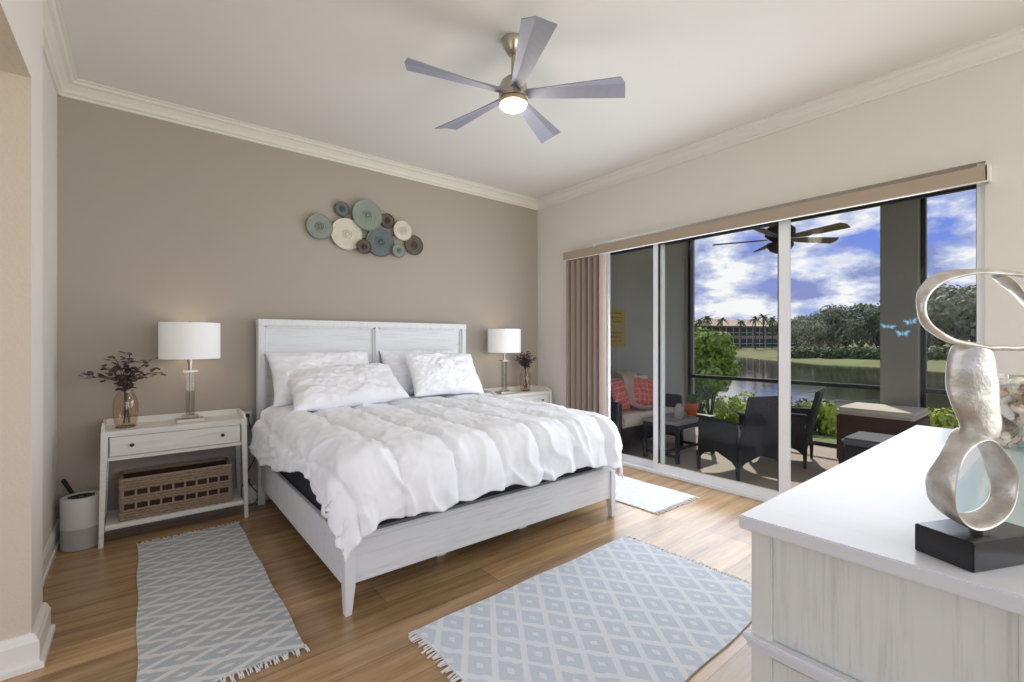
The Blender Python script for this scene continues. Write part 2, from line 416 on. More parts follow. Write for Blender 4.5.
for x, y in ((-.33, .30), (.33, .30), (-.33, 1.2), (.33, 1.2)):
    bm = new(); box(bm, x-.02, x+.02, y-.02, y+.02, 0, .2, .002); box(bm, x-.03, x+.03, y-.03, y+.03, 0, .012, .002)
    obj('support_leg', bm, M_bedz, bed)
bm = new()
for k in range(9): box(bm, -HW+.02, HW-.02, .12+k*.22, .2+k*.22, .2, .22)
obj('slat_deck', bm, M_bed, bed)
bm = new(); box(bm, -.985, .985, .05, 1.96, .22, .565, .04, seg=4)
tag(obj('box_spring', bm, M_dark, None, True, (BX, BY, .002)), 'dark charcoal box spring showing between bed rail and comforter', 'box spring')
bm = new(); box(bm, -.985, .985, .05, 1.96, .567, .76, .06, seg=5)
tag(obj('mattress', bm, M_linen, None, True, (BX, BY, .001)), 'white mattress lying on the bed under the comforter', 'mattress')

# ---------------- comforter
def comforter():
    hxL, hxR = .895, .815; r = .17; L0 = 1.74      # flat half widths, rounding radius, head end distance from foot edge
    NA, NB = 210, 190
    zt = .80
    def oL(y):   # overhang on the left as a function of distance from the foot
        s = y/L0
        v = .40-.12*math.exp(-((s-.28)/.16)**2)-.05*math.exp(-((s-.05)/.08)**2)+.07*math.exp(-((s-.84)/.13)**2)
        return v+.012*math.sin(s*23)
    def oR(y): return .43-.10*math.exp(-y/.22)+.02*math.sin(y*7)
    def oF(x): return .412+.03*abs(x)**3+.012*math.sin(x*9)+.008*math.sin(x*31)
    def down(e):
        q = r*PI/2
        if e < q: th = e/r; return r*math.sin(th), r*(1-math.cos(th))
        return r+(e-q)*.07, r+(e-q)*.995
    V = []; H = []
    for j in range(NB):
        vj = j/(NB-1)
        for i in range(NA):
            ui = i/(NA-1)*2-1
            yb = L0-vj*(L0+.36)                  # rough distance from foot edge
            oa = (hxL+oL(max(yb, 0))) if ui < 0 else (hxR+oR(max(yb, 0)))
            a = ui*oa
            b = L0-vj*(L0+oF(max(-1, min(1, a))))      # negative past the foot edge
            ex = max(0, -a-hxL) if a < 0 else max(0, a-hxR); ey = max(0, -b)
            e = math.hypot(ex, ey)
            x = max(-hxL, min(hxR, a)); y = max(b, 0); z = zt-.02*(1-y/L0)
            if e > 0:
                o_, d_ = down(e); x += math.copysign(ex/e*o_, a) if ex else 0; y -= ey/e*o_; z -= d_
                if ex and ey:      # soft conical fold at the corner
                    ph = math.atan2(ey, ex); k = math.sin(ph*2)
                    x += math.copysign(.03*k*d_/.4, a); y -= .03*k*d_/.4
            # folds of the side drop
            if e > .1:
                s = min(1, (e-.1)/.25); f = b if ex > ey else a
                w = .014*math.sin(f*17+1.3*math.sin(f*5))*s
                if ex > ey: x += math.copysign(w, a)
                else: y -= w*.7
            # quilting: seams run from head to foot
            seam = (a+.03*math.sin(b*2.2)+.155)/.31; fr_ = abs(seam-math.floor(seam)-.5)*2   # 1 at a seam
            fr_ = 1-fr_
            dist = min(1, (1-fr_ if False else abs(((seam % 1)-.5))*2))
            h = .024*(1-dist**3.0)-.006
            h -= .012*math.exp(-((1-dist)/.05)**2)
            h += .0035*math.sin(b*48+4*noise.noise(Vector((a*3, b*5, 1))))*math.exp(-(1-dist)/.28)
            n_ = noise.noise(Vector((a*3.4, b*2.4, 0)))*.016
            def crease(px_, py_, k_, sharp):     # thin folded ridges with soft valleys between
                q_ = abs(noise.noise(Vector((px_, py_, k_)))); return max(0, 1-q_*sharp)**2
            w1 = noise.noise(Vector((a*4, b*4, 11)))*.35
            c1 = crease((a+b*.45)*5.5+w1*3, (b-a*.5)*2.0+w1, 7, 3.2)*.013*min(1.9, 1+e*2.5)*(1-.75*min(1, ex*ey*12))
            c2 = crease((a-b*.55)*9+w1*3, (b+a*.6)*3.6+w1, 2, 3.0)*.008*(1-.7*min(1, ex*ey*12))
            c3 = crease((a+b*.3)*17+w1*4, (b-a*.8)*11, 5, 2.4)*.004
            h += n_+(c1+c2+c3)*(.6+.6*dist)
            if vj < .04: h += .012*math.sin(vj/.04*PI)
            V.append((x, y, z)); H.append(h)
    me = bpy.data.meshes.new('comforter')
    F = [(j*NA+i, j*NA+i+1, (j+1)*NA+i+1, (j+1)*NA+i) for j in range(NB-1) for i in range(NA-1)]
    me.from_pydata(V, [], F); me.update()
    nn = [v.normal.copy() for v in me.vertices]
    sgn = 1 if nn[NA*20+NA//2].z > 0 else -1
    for v, h, n_ in zip(me.vertices, H, nn): v.co = v.co+n_*sgn*h
    me.materials.append(M_linen); me.shade_smooth()
    o = bpy.data.objects.new('comforter', me); COL.objects.link(o); o.location = (BX, BY+.085, 0)
    md = o.modifiers.new('thickness', 'SOLIDIFY'); md.thickness = .016; md.offset = -1 if sgn > 0 else 1
    return o
tag(comforter(), 'rumpled white channel-quilted comforter draped over the bed', 'comforter')

def pillow(name, w, h, t_, seed, label, loc, rot, flange=.0, sag=.0):
    N = 46; NV = 34; V = []; F = []
    rnd = random.Random(seed); ox = rnd.uniform(0, 50)
    def pt(u, v, s):
        x = w/2*u*(1-.07*(1-v*v)); y = h/2*v*(1-.09*(1-u*u))
        k = max(0, (1-abs(u)**2.6))**.5*max(0, (1-abs(v)**2.4))**.5
        z = s*t_/2*k*(1+.25*noise.noise(Vector((u*1.6+ox, v*1.6, s))))
        w1 = noise.noise(Vector((u*2+ox, v*2, s)))*.5
        q1 = max(0, 1-abs(noise.noise(Vector(((u*1.5+v*1.9)*2.6+ox+w1, (v-u*.6)*1.0, s*3))))*3.2)**2
        q2 = max(0, 1-abs(noise.noise(Vector(((u-v*.8)*5+ox+w1, (v+u*.5)*2.4, 2*s))))*2.8)**2
        z += s*(q1*.020+q2*.011-.006)*min(1, k*2.5)
        z += sag*(u*u)
        z += .012*noise.noise(Vector((u*3+ox, v*3, 9)))
        return (x, y, z)
    idx = {}
    for s in (1, -1):
        for j in range(NV+1):
            for i in range(N+1):
                u = i/N*2-1; v = j/NV*2-1
                if abs(u) > .9999 or abs(v) > .9999:
                    if (0, i, j) in idx: idx[(s, i, j)] = idx[(0, i, j)]; continue
                    p_ = pt(u, v, 1); V.append(p_); idx[(0, i, j)] = idx[(s, i, j)] = len(V)-1
                else: V.append(pt(u, v, s)); idx[(s, i, j)] = len(V)-1
        for j in range(NV):
            for i in range(N):
                q = [idx[(s, i, j)], idx[(s, i+1, j)], idx[(s, i+1, j+1)], idx[(s, i, j+1)]]
                F.append(q if s > 0 else q[::-1])
    me = bpy.data.meshes.new(name); me.from_pydata(V, [], F); me.update(); me.materials.append(M_pillow); me.shade_smooth()
    o = bpy.data.objects.new(name, me); COL.objects.link(o); o.location = loc; o.rotation_euler = rot
    md = o.modifiers.new('sub', 'SUBSURF'); md.levels = 1; md.render_levels = 1
    tag(o, label, 'pillow', 'pillows on the bed'); return o
pillow('pillow', .88, .50, .20, 1, 'white king pillow leaning on the headboard, rear one of the left pair', (1.22, 4.03, 1.03), (R(58), 0, R(2)))
pillow('pillow', .92, .52, .20, 2, 'white wrinkled king pillow lying in front of the left pair', (1.32, 3.79, .965), (R(30), R(-3), R(-3)))
pillow('pillow', .86, .50, .18, 3, 'shaded white pillow against the headboard behind the right front pillow', (2.17, 4.05, 1.03), (R(62), 0, R(-3)))
pillow('pillow', .78, .48, .20, 4, 'plump white pillow propped in front at the right side of the bed', (2.27, 3.83, 1.02), (R(56), R(2), R(1)))

# ================================================================== NIGHTSTANDS
def nightstand(label, loc):
    r = thing('nightstand', label, 'nightstand', loc, 0, 'cream nightstands beside the bed')
    W2, D = .41, .35       # local: x -W2..W2, y 0 (front) .. D (back)
    bm = new(); box(bm, -W2+.012, W2-.012, .012, D, .715, .74, .003)
    obj('tabletop', bm, M_night, r)
    bm = new()           # raised rim: back and mitred sides
    box(bm, -W2+.06, W2-.06, D-.018, D, .74, .785, .003)
    for s in (-1, 1):
        pr = [(.10, .785), (D, .785), (D, .72), (.0, .72), (.0, .742)] 
        vv = [(s*W2, y, z) for y, z in pr]+[(s*(W2-.016), y, z) for y, z in pr]
        nn_ = len(pr); add_geom(bm, vv, [tuple(range(nn_)), tuple(range(nn_, 2*nn_))[::-1]]+[(i, (i+1) % nn_, nn_+(i+1) % nn_, nn_+i) for i in range(nn_)])
        box(bm, min(s*(W2-.065), s*W2), max(s*(W2-.065), s*W2), D-.018, D, .72, .785, .003)
    obj('gallery_rail', bm, M_night, r)
    bm = new(); box(bm, -W2+.03, W2-.03, .014, .03, .55, .575, .002); box(bm, -W2+.03, W2-.03, .014, .03, .705, .716, .001)
    box(bm, -W2+.02, -W2+.036, .02, D-.01, .55, .715, .002); box(bm, W2-.036, W2-.02, .02, D-.01, .55, .715, .002); box(bm, -W2+.03, W2-.03, D-.02, D-.008, .55, .715, .002); box(bm, -W2+.03, W2-.03, .03, D-.02, .55, .558)
    obj('drawer_case', bm, M_night, r)
    bm = new(); box(bm, -W2+.042, W2-.042, .006, .028, .579, .702, .003); box(bm, -W2+.06, W2-.06, .03, D-.04, .585, .69, .002)
    dw = obj('drawer', bm, M_night, r)
    for s in (-1, 1):
        bm = new(); lathe(bm, [(.004, 0), (.004, .012), (.011, .016), (.012, .022), (.006, .026)], 16, Matrix.Translation((s*.255, .006, .645)) @ Matrix.Rotation(R(90), 4, 'X'))
        obj('knob', bm, M_knob, dw, True)
    bm = new(); box(bm, -W2+.02, W2-.02, .01, D-.01, .105, .135, .003); obj('shelf', bm, M_night, r)
    for sx in (-1, 1):
        for y0, y1 in ((0, .035), (D-.035, D)):
            bm = new(); xo = sx*W2; xi = sx*(W2-.036)
            a, b_ = sorted((xo, xi)); c, d = sorted((sx*(W2+.012), sx*(W2-.012)))
            taper_box(bm, (c, d, y0+.004, y1-.004), (a, b_, y0, y1), 0, .742, .002)
            obj('leg', bm, M_night, r)
    return r
ns1 = nightstand('cream washed nightstand left of the bed with wicker basket on its shelf', (.215, 3.945, 0))
ns2 = dup(ns1, (3.385, 3.945, 0), 0, 'cream nightstand in the corner right of the bed, mostly hidden')

# woven basket
def basket():
    r = thing('wicker_basket', 'brown woven basket with open slots on nightstand shelf', 'basket', (.215, 4.115, .136))
    bm = new(); X, Y, Z = .315, .125, .27
    def wall(ax, L, fixed, sgn):
        n = int(L*2/.02); rows = 15; rh = Z/rows
        for j in range(rows):
            slot = j in (4, 5, 9, 10)
            z0 = j*rh
            if not slot:
                pts = []
                for i in range(n*3+1):
                    s = -L+2*L*i/(n*3); w = .004*math.sin(i*PI/3+(j % 2)*PI)
                    q = fixed+sgn*w
                    pts.append((s, q, z0+rh/2) if ax == 'x' else (q, s, z0+rh/2))
                tube(bm, pts, rh*.56, 5)
        for i in range(10):
            s = -L+.012+(2*L-.024)*i/9
            w_ = .006
            if ax == 'x': box(bm, s-w_, s+w_, fixed-.005, fixed+.005, .01, Z)
            elif i % 2 == 0: box(bm, fixed-.005, fixed+.005, s-w_, s+w_, .01, Z)
    wall('x', X, -Y, -1); wall('x', X, Y, 1); wall('y', Y, -X, -1); wall('y', Y, X, 1)
    obj('basket_weave', bm, M_wick, r)
    bm = new(); pts = [(-X, -Y, Z), (X, -Y, Z), (X, Y, Z), (-X, Y, Z), (-X, -Y, Z)]
    for a, b_ in zip(pts, pts[1:]): tube(bm, [a, b_], .010, 8)
    obj('rim', bm, M_wick, r, True)
    bm = new(); box(bm, -X+.01, X-.01, -Y+.01, Y-.01, .004, .012); box(bm, -X+.018, X-.018, -Y+.014, -Y+.017, .01, Z-.01); box(bm, -X+.018, X-.018, Y-.017, Y-.014, .01, Z-.01)
    box(bm, -X+.012, -X+.015, -Y+.014, Y-.014, .01, Z-.01); box(bm, X-.015, X-.012, -Y+.014, Y-.014, .01, Z-.01)
    obj('lining', bm, M_wickd, r)
M_wick = mat('dried_seagrass', srgb(158, 138, 118), .85, bump=.5, bscale=120, vary=.35, vscale=45)
M_wickd = mat('dark_basket_lining', srgb(70, 52, 42), .9)
basket()

# ---------------- table lamps
def lamp(label, loc):
    r = thing('table_lamp', label, 'lamp', loc, 0, 'white drum lamps on the nightstands')
    bm = new(); box(bm, -.085, .085, -.06, .06, 0, .022, .003); obj('base', bm, M_steel, r)
    bm = new(); box(bm, -.05, .05, -.035, .035, .022, .048, .003); obj('base_step', bm, M_cryst, r)
    bm = new(); box(bm, -.026, .026, -.026, .026, .048, .36, .004); obj('crystal_column', bm, M_cryst, r)
    bm = new(); lathe(bm, [(.006, .048), (.006, .37)], 12); obj('rod', bm, M_steel, r, True)
    bm = new(); box(bm, -.045, .045, -.035, .035, .36, .374, .002); lathe(bm, [(.012, .374), (.012, .43), (.018, .432), (.018, .47)], 16); obj('collar', bm, M_steel, r, True)
    bm = new(); rr = .187
    lathe(bm, [(rr, .46), (rr, .722), (rr-.003, .722), (rr-.003, .46), (rr, .46)], 64, cap=False)
    sh = obj('lamp_shade', bm, M_shade, r, True)
    bm = new()
    for k in range(3):
        a = 2*PI*k/3+.4; tube(bm, [(0, 0, .70), (math.cos(a)*(rr-.004), math.sin(a)*(rr-.004), .712)], .002, 6)
    lathe(bm, [(.0025, .60), (.0025, .72), (.007, .722), (.008, .728), (.004, .734)], 12); obj('finial', bm, M_knob, r, True)
    bm = new(); lathe(bm, [(.012, .47), (.014, .50), (.028, .54), (.03, .57), (.015, .60)], 20); obj('bulb', bm, M_bulb, r, True)
    return r
M_bulb = mat('lamp_bulb', (1, 1, 1), .4, emis=(1, .82, .62), estr=2.0)
lp1 = lamp('nickel and crystal table lamp with white drum shade, left of the bed', (.288, 4.115, .741))
lp2 = dup(lp1, (3.20, 4.10, .741), 0, 'white drum lamp on the far nightstand by the room corner')
for x, y in ((.288, 4.115), (3.20, 4.10)):
    l = bpy.data.lights.new('lamp_bulb_light', 'POINT'); l.energy = 1.6; l.color = (1, .8, .6); l.shadow_soft_size = .04
    o = bpy.data.objects.new('lamp_bulb_light', l); COL.objects.link(o); o.location = (x, y, .741+.58)

# ---------------- vases with dried stems
def vase(label, loc):
    r = thing('glass_vase', label, 'vase', loc, 0, 'smoky glass vases')
    bm = new()
    out = [(.03, .0), (.054, .004), (.062, .035), (.069, .10), (.069, .165), (.060, .205), (.046, .232), (.040, .246), (.042, .258)]
    inn = [(a-.003, z) for a, z in out[::-1]][:-2]+[(.045, .008), (.0, .008)]
    prof = out+inn
    lathe(bm, [(max(a, .0005), z) for a, z in prof], 40, cap=True)
    obj('vase_body', bm, M_vase, r, True, angle=80)
    bm = new()
    lathe(bm, [(.0512, .002), (.054, .004), (.0545, .008), (.051, .010), (.0512, .002)], 40, cap=False); obj('base_ring', bm, mat('brown_glass_base_%d' % len(bpy.data.materials), srgb(120, 92, 70), .2), r, True)
    return r
vs1 = vase('smoky glass vase on the left nightstand holding dried plum stems', (-.075, 4.10, .741))
vs2 = dup(vs1, (3.53, 4.12, .741), 0, 'small smoky vase at the right nightstand below the corner')
def leaf(bm, c, d, up, s):
    d = d.normalized(); a = d.cross(up).normalized(); n_ = a.cross(d)
    pts = [c, c+d*s*.35+a*s*.42+n_*s*.10, c+d*s*.85+a*s*.33+n_*s*.05, c+d*s*1.05, c+d*s*.85-a*s*.33+n_*s*.05, c+d*s*.35-a*s*.42+n_*s*.10]
    mid = c+d*s*.55-n_*s*.06
    v_ = [bm.verts.new(p_) for p_ in pts]; m_ = bm.verts.new(mid)
    for i in range(6): bm.faces.new((v_[i], v_[(i+1) % 6], m_))
def dried(label, loc, tips, seed):
    rnd = random.Random(seed)
    r = thing('dried_branches', label, 'dried flowers', loc, 0, 'dried plum branches')
    st = new(); lf = new()
    for (tx, ty, tz) in tips:
        p0 = Vector((rnd.uniform(-.025, .025), rnd.uniform(-.02, .02), .02)); p1 = Vector((p0.x*-.3, p0.y*.3, .245)); tp = Vector((tx, ty, tz))
        p2 = p1.lerp(tp, .5)+Vector((0, 0, .04))
        path = smoothpath([p0, p1, p2, tp], 6); tube(st, path, .0022, 5)
        for q in range(10):
            s = .42+.58*q/9; c = path[min(len(path)-1, int(s*(len(path)-1)))]
            for w in range(rnd.choice((1, 2, 2))):
                d = Vector((rnd.uniform(-1, 1), rnd.uniform(-1, 1), rnd.uniform(-.3, .6)))
                e = c+d.normalized()*rnd.uniform(.012, .032)
                tube(st, [c, e], .001, 4)
                leaf(lf, e, d, Vector((rnd.uniform(-.4, .4), rnd.uniform(-.4, .4), 1)), rnd.uniform(.026, .046))
    obj('twigs', st, M_stem, r); obj('leaves', lf, M_leafd, r)
    return r
tips = [(-.20, -.02, .30), (-.12, .03, .36), (-.05, -.04, .41), (.02, .05, .43), (.07, -.03, .33), (.14, .04, .40), (.20, -.03, .32), (-.03, .05, .36), (-.10, -.06, .30), (.11, .0, .29), (0, -.04, .30)]
dried('dried branches with round plum leaves in the left vase', (-.075, 4.10, .75), [(a, b, c*1.12) for a, b, c in tips], 3)
dried('dried plum-brown sprig in the small vase by the corner', (3.53, 4.12, .75), [(a*.55, b*.5, .24+(c-.19)*.8) for a, b, c in tips if abs(a) < .21], 5)

# ---------------- air purifier and black wand
r = thing('air_purifier', 'grey and white cylindrical air purifier on the floor beside left nightstand', 'air purifier', (-.295, 4.085, 0))
bm = new(); lathe(bm, [(.09, 0), (.1, .004), (.1, .012), (.1, .135), (.1, .136)], 48); obj('fabric_body', bm, M_purfab, r, True)
bm = new(); lathe(bm, [(.101, .136), (.102, .14), (.102, .315), (.098, .325), (.085, .33), (.07, .326), (.066, .318)], 48); obj('plastic_shell', bm, M_pur, r, True)
bm = new()
for k in range(4): 
    rr = .018+.013*k; lathe(bm, [(rr, .319), (rr+.008, .319), (rr+.008, .324), (rr, .324), (rr, .319)], 40, cap=False)
obj('outlet_grille', bm, M_black, r, True)
bm = new(); tube(bm, [(.03, 0, 0), (-.03, -.03, .29), (-.085, -.055, .42)], [.008, .011, .013], 12)
tag(obj('cleaning_wand', bm, M_cord, None, True, (-.305, 4.235, .002)), 'black stick handle poking up behind the air purifier', 'wand')

# ---------------- outlet and cord between nightstand and bed
r = thing('wall_outlet', 'white wall outlet plate low on the beige wall left of headboard', 'outlet', (.685, YW-.001, .70))
bm = new(); box(bm, -.036, .036, -.006, 0, -.058, .058, .003); obj('plate', bm, M_outlet, r)
for z in (-.024, .024):
    bm = new(); lathe(bm, [(.015, 0), (.015, .003)], 20, Matrix.Translation((0, -.006, z)) @ Matrix.Rotation(R(90), 4, 'X')); obj('socket', bm, mat('socket_face_%d' % len(bpy.data.materials), srgb(210, 208, 200), .4), r)
bm = new(); box(bm, .672, .698, 4.265, 4.303, .705, .735, .004)
tube(bm, smoothpath([(.685, 4.27, .715), (.70, 4.24, .62), (.75, 4.22, .48), (.71, 4.23, .34), (.67, 4.25, .25), (.70, 4.22, .16), (.75, 4.2, .08), (.70, 4.17, .02), (.64, 4.2, .05), (.64, 4.25, .16), (.70, 4.27, .20)], 8), .004, 8)
tag(obj('power_cord', bm, M_cord, None, True), 'black power cord hanging from the outlet to the floor', 'cord')

# ---------------- wall art of ten discs
def disc_mat(name, c, c2=None):
    m = mat(name, c, .6, .25, vary=.22, vscale=14); return m
DG = disc_mat('verdigris_metal', srgb(140, 148, 138)); DB = disc_mat('slate_metal', srgb(104, 112, 114)); DC = disc_mat('distressed_cream', srgb(214, 206, 190)); DN = disc_mat('dark_bronze_disc', srgb(98, 88, 78))
wa = thing('wall_art', 'wall sculpture of ten overlapping round metal discs above the headboard', 'wall art', (1.70, YW-.002, 2.38))
discs = [(1.249, 2.351, .115, DG, .035), (1.45, 2.545, .07, DB, .03), (1.491, 2.321, .147, DC, .03), (1.679, 2.523, .147, DG, .05), (1.643, 2.218, .070, DN, .06), (1.812, 2.289, .142, DB, .035), (1.888, 2.509, .074, DN, .03), (2.042, 2.431, .100, DC, .05), (1.997, 2.227, .070, DG, .055), (2.177, 2.309, .102, DN, .025)]
names = ['sage green disc', 'small slate disc', 'cream distressed disc', 'large sage disc at top', 'small bronze disc', 'large slate disc', 'small bronze disc', 'cream disc', 'small sage disc', 'dark bronze disc']
for (x, z, rr, m_, dep), nm in zip(discs, names):
    bm = new(); T = Matrix.Translation((x-1.70, -dep, z-2.38)) @ Matrix.Rotation(R(90), 4, 'X')
    prof = [(rr*.97, -.012), (rr, 0), (rr*.985, .004), (rr*.93, -.002)]
    for k in range(1, 7):
        q = .93-k*.13; prof += [(rr*(q+.05), -.006+.001*k), (rr*q, -.001-.0012*k)]
    prof += [(rr*.10, -.004), (rr*.08, .006), (rr*.02, .008)]
    lathe(bm, prof, 48, T); d = obj('disc', bm, m_, wa, True, angle=50); d['label'] = nm
bm = new()
for (x, z, rr, m_, dep) in discs: tube(bm, [(x-1.70, -dep+.01, z-2.38), (x-1.70, 0, z-2.38)], .008, 8)
for a, b_ in ((0, 2), (1, 2), (2, 3), (2, 5), (3, 5), (5, 8), (5, 7), (7, 9), (4, 5), (6, 3)):
    tube(bm, [(discs[a][0]-1.7, -.012, discs[a][1]-2.38), (discs[b_][0]-1.7, -.012, discs[b_][1]-2.38)], .005, 6)
obj('mounting_frame', bm, M_knob, wa)

# ================================================================== RUGS
def rug(label, x0, x1, y0, y1, m_, ends, seed, rz=0):
    rnd = random.Random(seed); cx, cy = (x0+x1)/2, (y0+y1)/2; w, h = x1-x0, y1-y0
    r = thing('rug', label, 'rug', (cx, cy, 0), rz, 'pale diamond-woven rugs')
    bm = new(); NX, NY = 30, 30; T = .009
    def P_(i, j):
        u, v = i/NX-.5, j/NY-.5
        return (u*w+.004*math.sin(v*19+seed)*(1 if abs(u) > .49 else 0), v*h+.004*math.sin(u*17+seed)*(1 if abs(v) > .49 else 0))
    top = [[bm.verts.new((*P_(i, j), T+.0012*noise.noise(Vector((i*.4, j*.4, seed))))) for i in range(NX+1)] for j in range(NY+1)]
    bot = [[bm.verts.new((*P_(i, j), .001)) for i in range(NX+1)] for j in range(NY+1)]
    for j in range(NY):
        for i in range(NX):
            bm.faces.new((top[j][i], top[j][i+1], top[j+1][i+1], top[j+1][i])); bm.faces.new((bot[j][i], bot[j+1][i], bot[j+1][i+1], bot[j][i+1]))
    for k in range(NX):
        bm.faces.new((top[0][k], bot[0][k], bot[0][k+1], top[0][k+1])); bm.faces.new((top[NY][k], top[NY][k+1], bot[NY][k+1], bot[NY][k]))
    for k in range(NY):
        bm.faces.new((top[k][0], top[k+1][0], bot[k+1][0], bot[k][0])); bm.faces.new((top[k][NX], bot[k][NX], bot[k+1][NX], top[k+1][NX]))
    obj('rug_body', bm, m_, r, True)
    for s in (-1, 1):
        bm = new(); L = h if ends == 'x' else w; n_ = int(L/.014)
        for k in range(n_+1):
            q = -L/2+L*k/n_; ln = rnd.uniform(.028, .048); sk = rnd.uniform(-.014, .014)
            a = (w if ends == 'x' else h)/2*s
            for side in ((-1, 1) if k % 3 else (0,)):
                e = q+sk+side*.004
                pts = [(a-.01*s, q, .007), (a+ln*.5*s, q+(e-q)*.6, .007), (a+ln*s, e, .004)]
                if ends == 'y': pts = [(b_, a_, c_) for a_, b_, c_ in pts]
                tube(bm, pts, .0026, 4)
        # corner tassel
        obj('fringe', bm, M_fringe, r)
    return r
rug('grey and white diamond runner on the floor left of the bed', -.01, .56, 2.12, 3.86, M_rug, 'y', 1)
rug('large blue-grey diamond area rug in front of the bed foot', .985, 2.57, .97, 1.93, M_rug2, 'x', 2, R(1.2))
rug('bright pale runner between the bed and the glass door', 3.08, 3.68, 2.07, 3.82, M_rug3, 'y', 3)

# ================================================================== CEILING FAN
FX, FY = 1.69, 2.08
fan = thing('ceiling_fan', 'brushed nickel indoor ceiling fan with five silver blades and round light', 'ceiling fan', (FX, FY, CZ))
bm = new(); lathe(bm, [(.068, 0), (.068, -.012), (.06, -.035), (.045, -.065), (.028, -.088), (.02, -.092)], 40); obj('canopy', bm, M_steel, fan, True)
bm = new(); lathe(bm, [(.0125, -.08), (.0125, -.26)], 16); obj('downrod', bm, M_steel, fan, True)
bm = new(); lathe(bm, [(.02, -.21), (.045, -.222), (.07, -.245), (.082, -.275), (.084, -.31), (.084, -.345), (.075, -.35)], 48); obj('motor_housing', bm, M_steel, fan, True)
M_brass = mat('champagne_ring', srgb(196, 170, 140), .3, .9)
bm = new(); lathe(bm, [(.075, -.35), (.085, -.352), (.085, -.372), (.08, -.375), (.07, -.375)], 48); obj('light_ring', bm, M_brass, fan, True)
bm = new(); lathe(bm, [(.080, -.374), (.079, -.384), (.066, -.396), (.04, -.402), (.001, -.404)], 48); obj('light_diffuser', bm, M_lampglow, fan, True)
l = bpy.data.lights.new('fan_light', 'POINT'); l.energy = 4; l.color = (1, .9, .76); l.shadow_soft_size = .07
o = bpy.data.objects.new('fan_light', l); COL.objects.link(o); o.location = (FX, FY, CZ-.48)
for k in range(5):
    bm = new(); N = 10; th = .006; rings = []
    for i in range(N+1):
        s = i/N; rad = .075+s*.56
        wA = .030+.052*s; wB = .030+.048*s       # leading / trailing half width
        radA = rad; radB = rad-.03*s*s          # slanted tip
        tilt = -R(17)+R(5)*s; crease = .012*(1-s)+.012
        def P3(w, rr_, dz): return (rr_, w*math.cos(tilt), w*math.sin(tilt)+dz)
        top = [P3(-wB, radB, 0), P3(-wB*.2+s*.0, rad, crease), P3(wA, radA+.01*s, 0)]
        rings.append([bm.verts.new(p_) for p_ in top]+[bm.verts.new((p_[0], p_[1], p_[2]-th)) for p_ in top[::-1]])
    for a, b_ in zip(rings, rings[1:]):
        for q in range(6): bm.faces.new((a[q], a[(q+1) % 6], b_[(q+1) % 6], b_[q]))
    bm.faces.new(rings[0][::-1]); bm.faces.new(rings[-1])
    bl_ = obj('blade', bm, M_silver, fan); bl_.location = (0, 0, -.315); bl_.rotation_euler = (0, 0, R(25.5+72*k))

# ================================================================== DRESSER
DXc, DZt = 2.02, .92
ds = thing('dresser', 'long whitewashed grainy dresser with thick top in the right foreground', 'dresser', (2.025, .255, 0))
HL, HD = .905, .235
bm = new(); box(bm, -HL-.02, HL+.02, -HD-.005, HD+.02, DZt-.031, DZt, .003); obj('dresser_top', bm, M_dtop, ds)
bm = new(); box(bm, -HL+.012, HL-.012, -HD, HD-.02, .12, DZt-.031); obj('carcass', bm, M_dres, ds)
for sx in (-1, 1):
    xo = sx*HL
    for y0, y1 in ((-HD, -HD+.045), (HD-.045, HD)):
        bm = new(); a, b_ = sorted((xo, xo-sx*.045)); box(bm, a, b_, y0, y1, 0, DZt-.031, .003); obj('corner_post', bm, M_dres, ds)
    bm = new(); a, b_ = sorted((xo-sx*.008, xo-sx*.02)); box(bm, a, b_, -HD+.045, HD-.045, .66, DZt-.031, .001); box(bm, a, b_, -HD+.045, HD-.045, .12, .60, .001)
    obj('side_panel', bm, M_dres, ds)
    bm = new(); a, b_ = sorted((xo+sx*.016, xo-sx*.01)); box(bm, a, b_, -HD-.0, HD+.014, .628, .645, .004, seg=3); a, b_ = sorted((xo+sx*.009, xo-sx*.01)); box(bm, a, b_, -HD, HD+.007, .612, .63, .003)
    obj('waist_molding', bm, M_dtop, ds)
for c in range(3):
    for rr, (z0, z1) in enumerate(((.66, .87), (.40, .60), (.15, .38))):
        x0 = -HL+.06+c*.6; bm = new(); box(bm, x0, x0+.56, HD-.022, HD-.002, z0, z1, .003); dw = obj('drawer', bm, M_dres, ds)
        bm = new(); lathe(bm, [(.005, 0), (.005, .014), (.014, .02), (.014, .028)], 16, Matrix.Translation((x0+.28, HD-.002, (z0+z1)/2)) @ Matrix.Rotation(R(-90), 4, 'X')); obj('knob', bm, M_knob, dw, True)
bm = new(); box(bm, -HL, HL, HD-.03, HD+.008, .612, .63, .003); obj('front_molding', bm, M_dtop, ds)

# ---------------- silver sculpture
m = bpy.data.materials.new('hammered_silver_leaf'); m.use_nodes = True; t = NT(m.node_tree); p = t.n['Principled BSDF']
v = t.coords('Object'); n1 = t.noise(v, 16, 6, .65); n2 = t.noise(v, 55, 4, .6)
t.l.new(t.ramp(n1, [(.3, srgb(176, 166, 150)), (.5, srgb(205, 202, 196)), (.7, srgb(228, 227, 224))]), p.inputs['Base Color'])
p.inputs['Metallic'].default_value = .75; t.l.new(t.math('MULTIPLY_ADD', n1, .25, .24), p.inputs['Roughness'])
b = t.node('ShaderNodeBump', inp={'Strength': .55, 'Distance': .006, 'Height': t.math('ADD', n1, t.math('MULTIPLY', n2, .35))}); t.l.new(b.outputs[0], p.inputs['Normal'])
M_leafs = m
SA = math.atan2(-.416, .909)
sc = thing('sculpture', 'tall abstract silver loop sculpture on a black block base', 'sculpture', (1.246, .125, DZt), SA)
bm = new(); box(bm, -.092, .092, -.048, .048, 0, .053, .002)
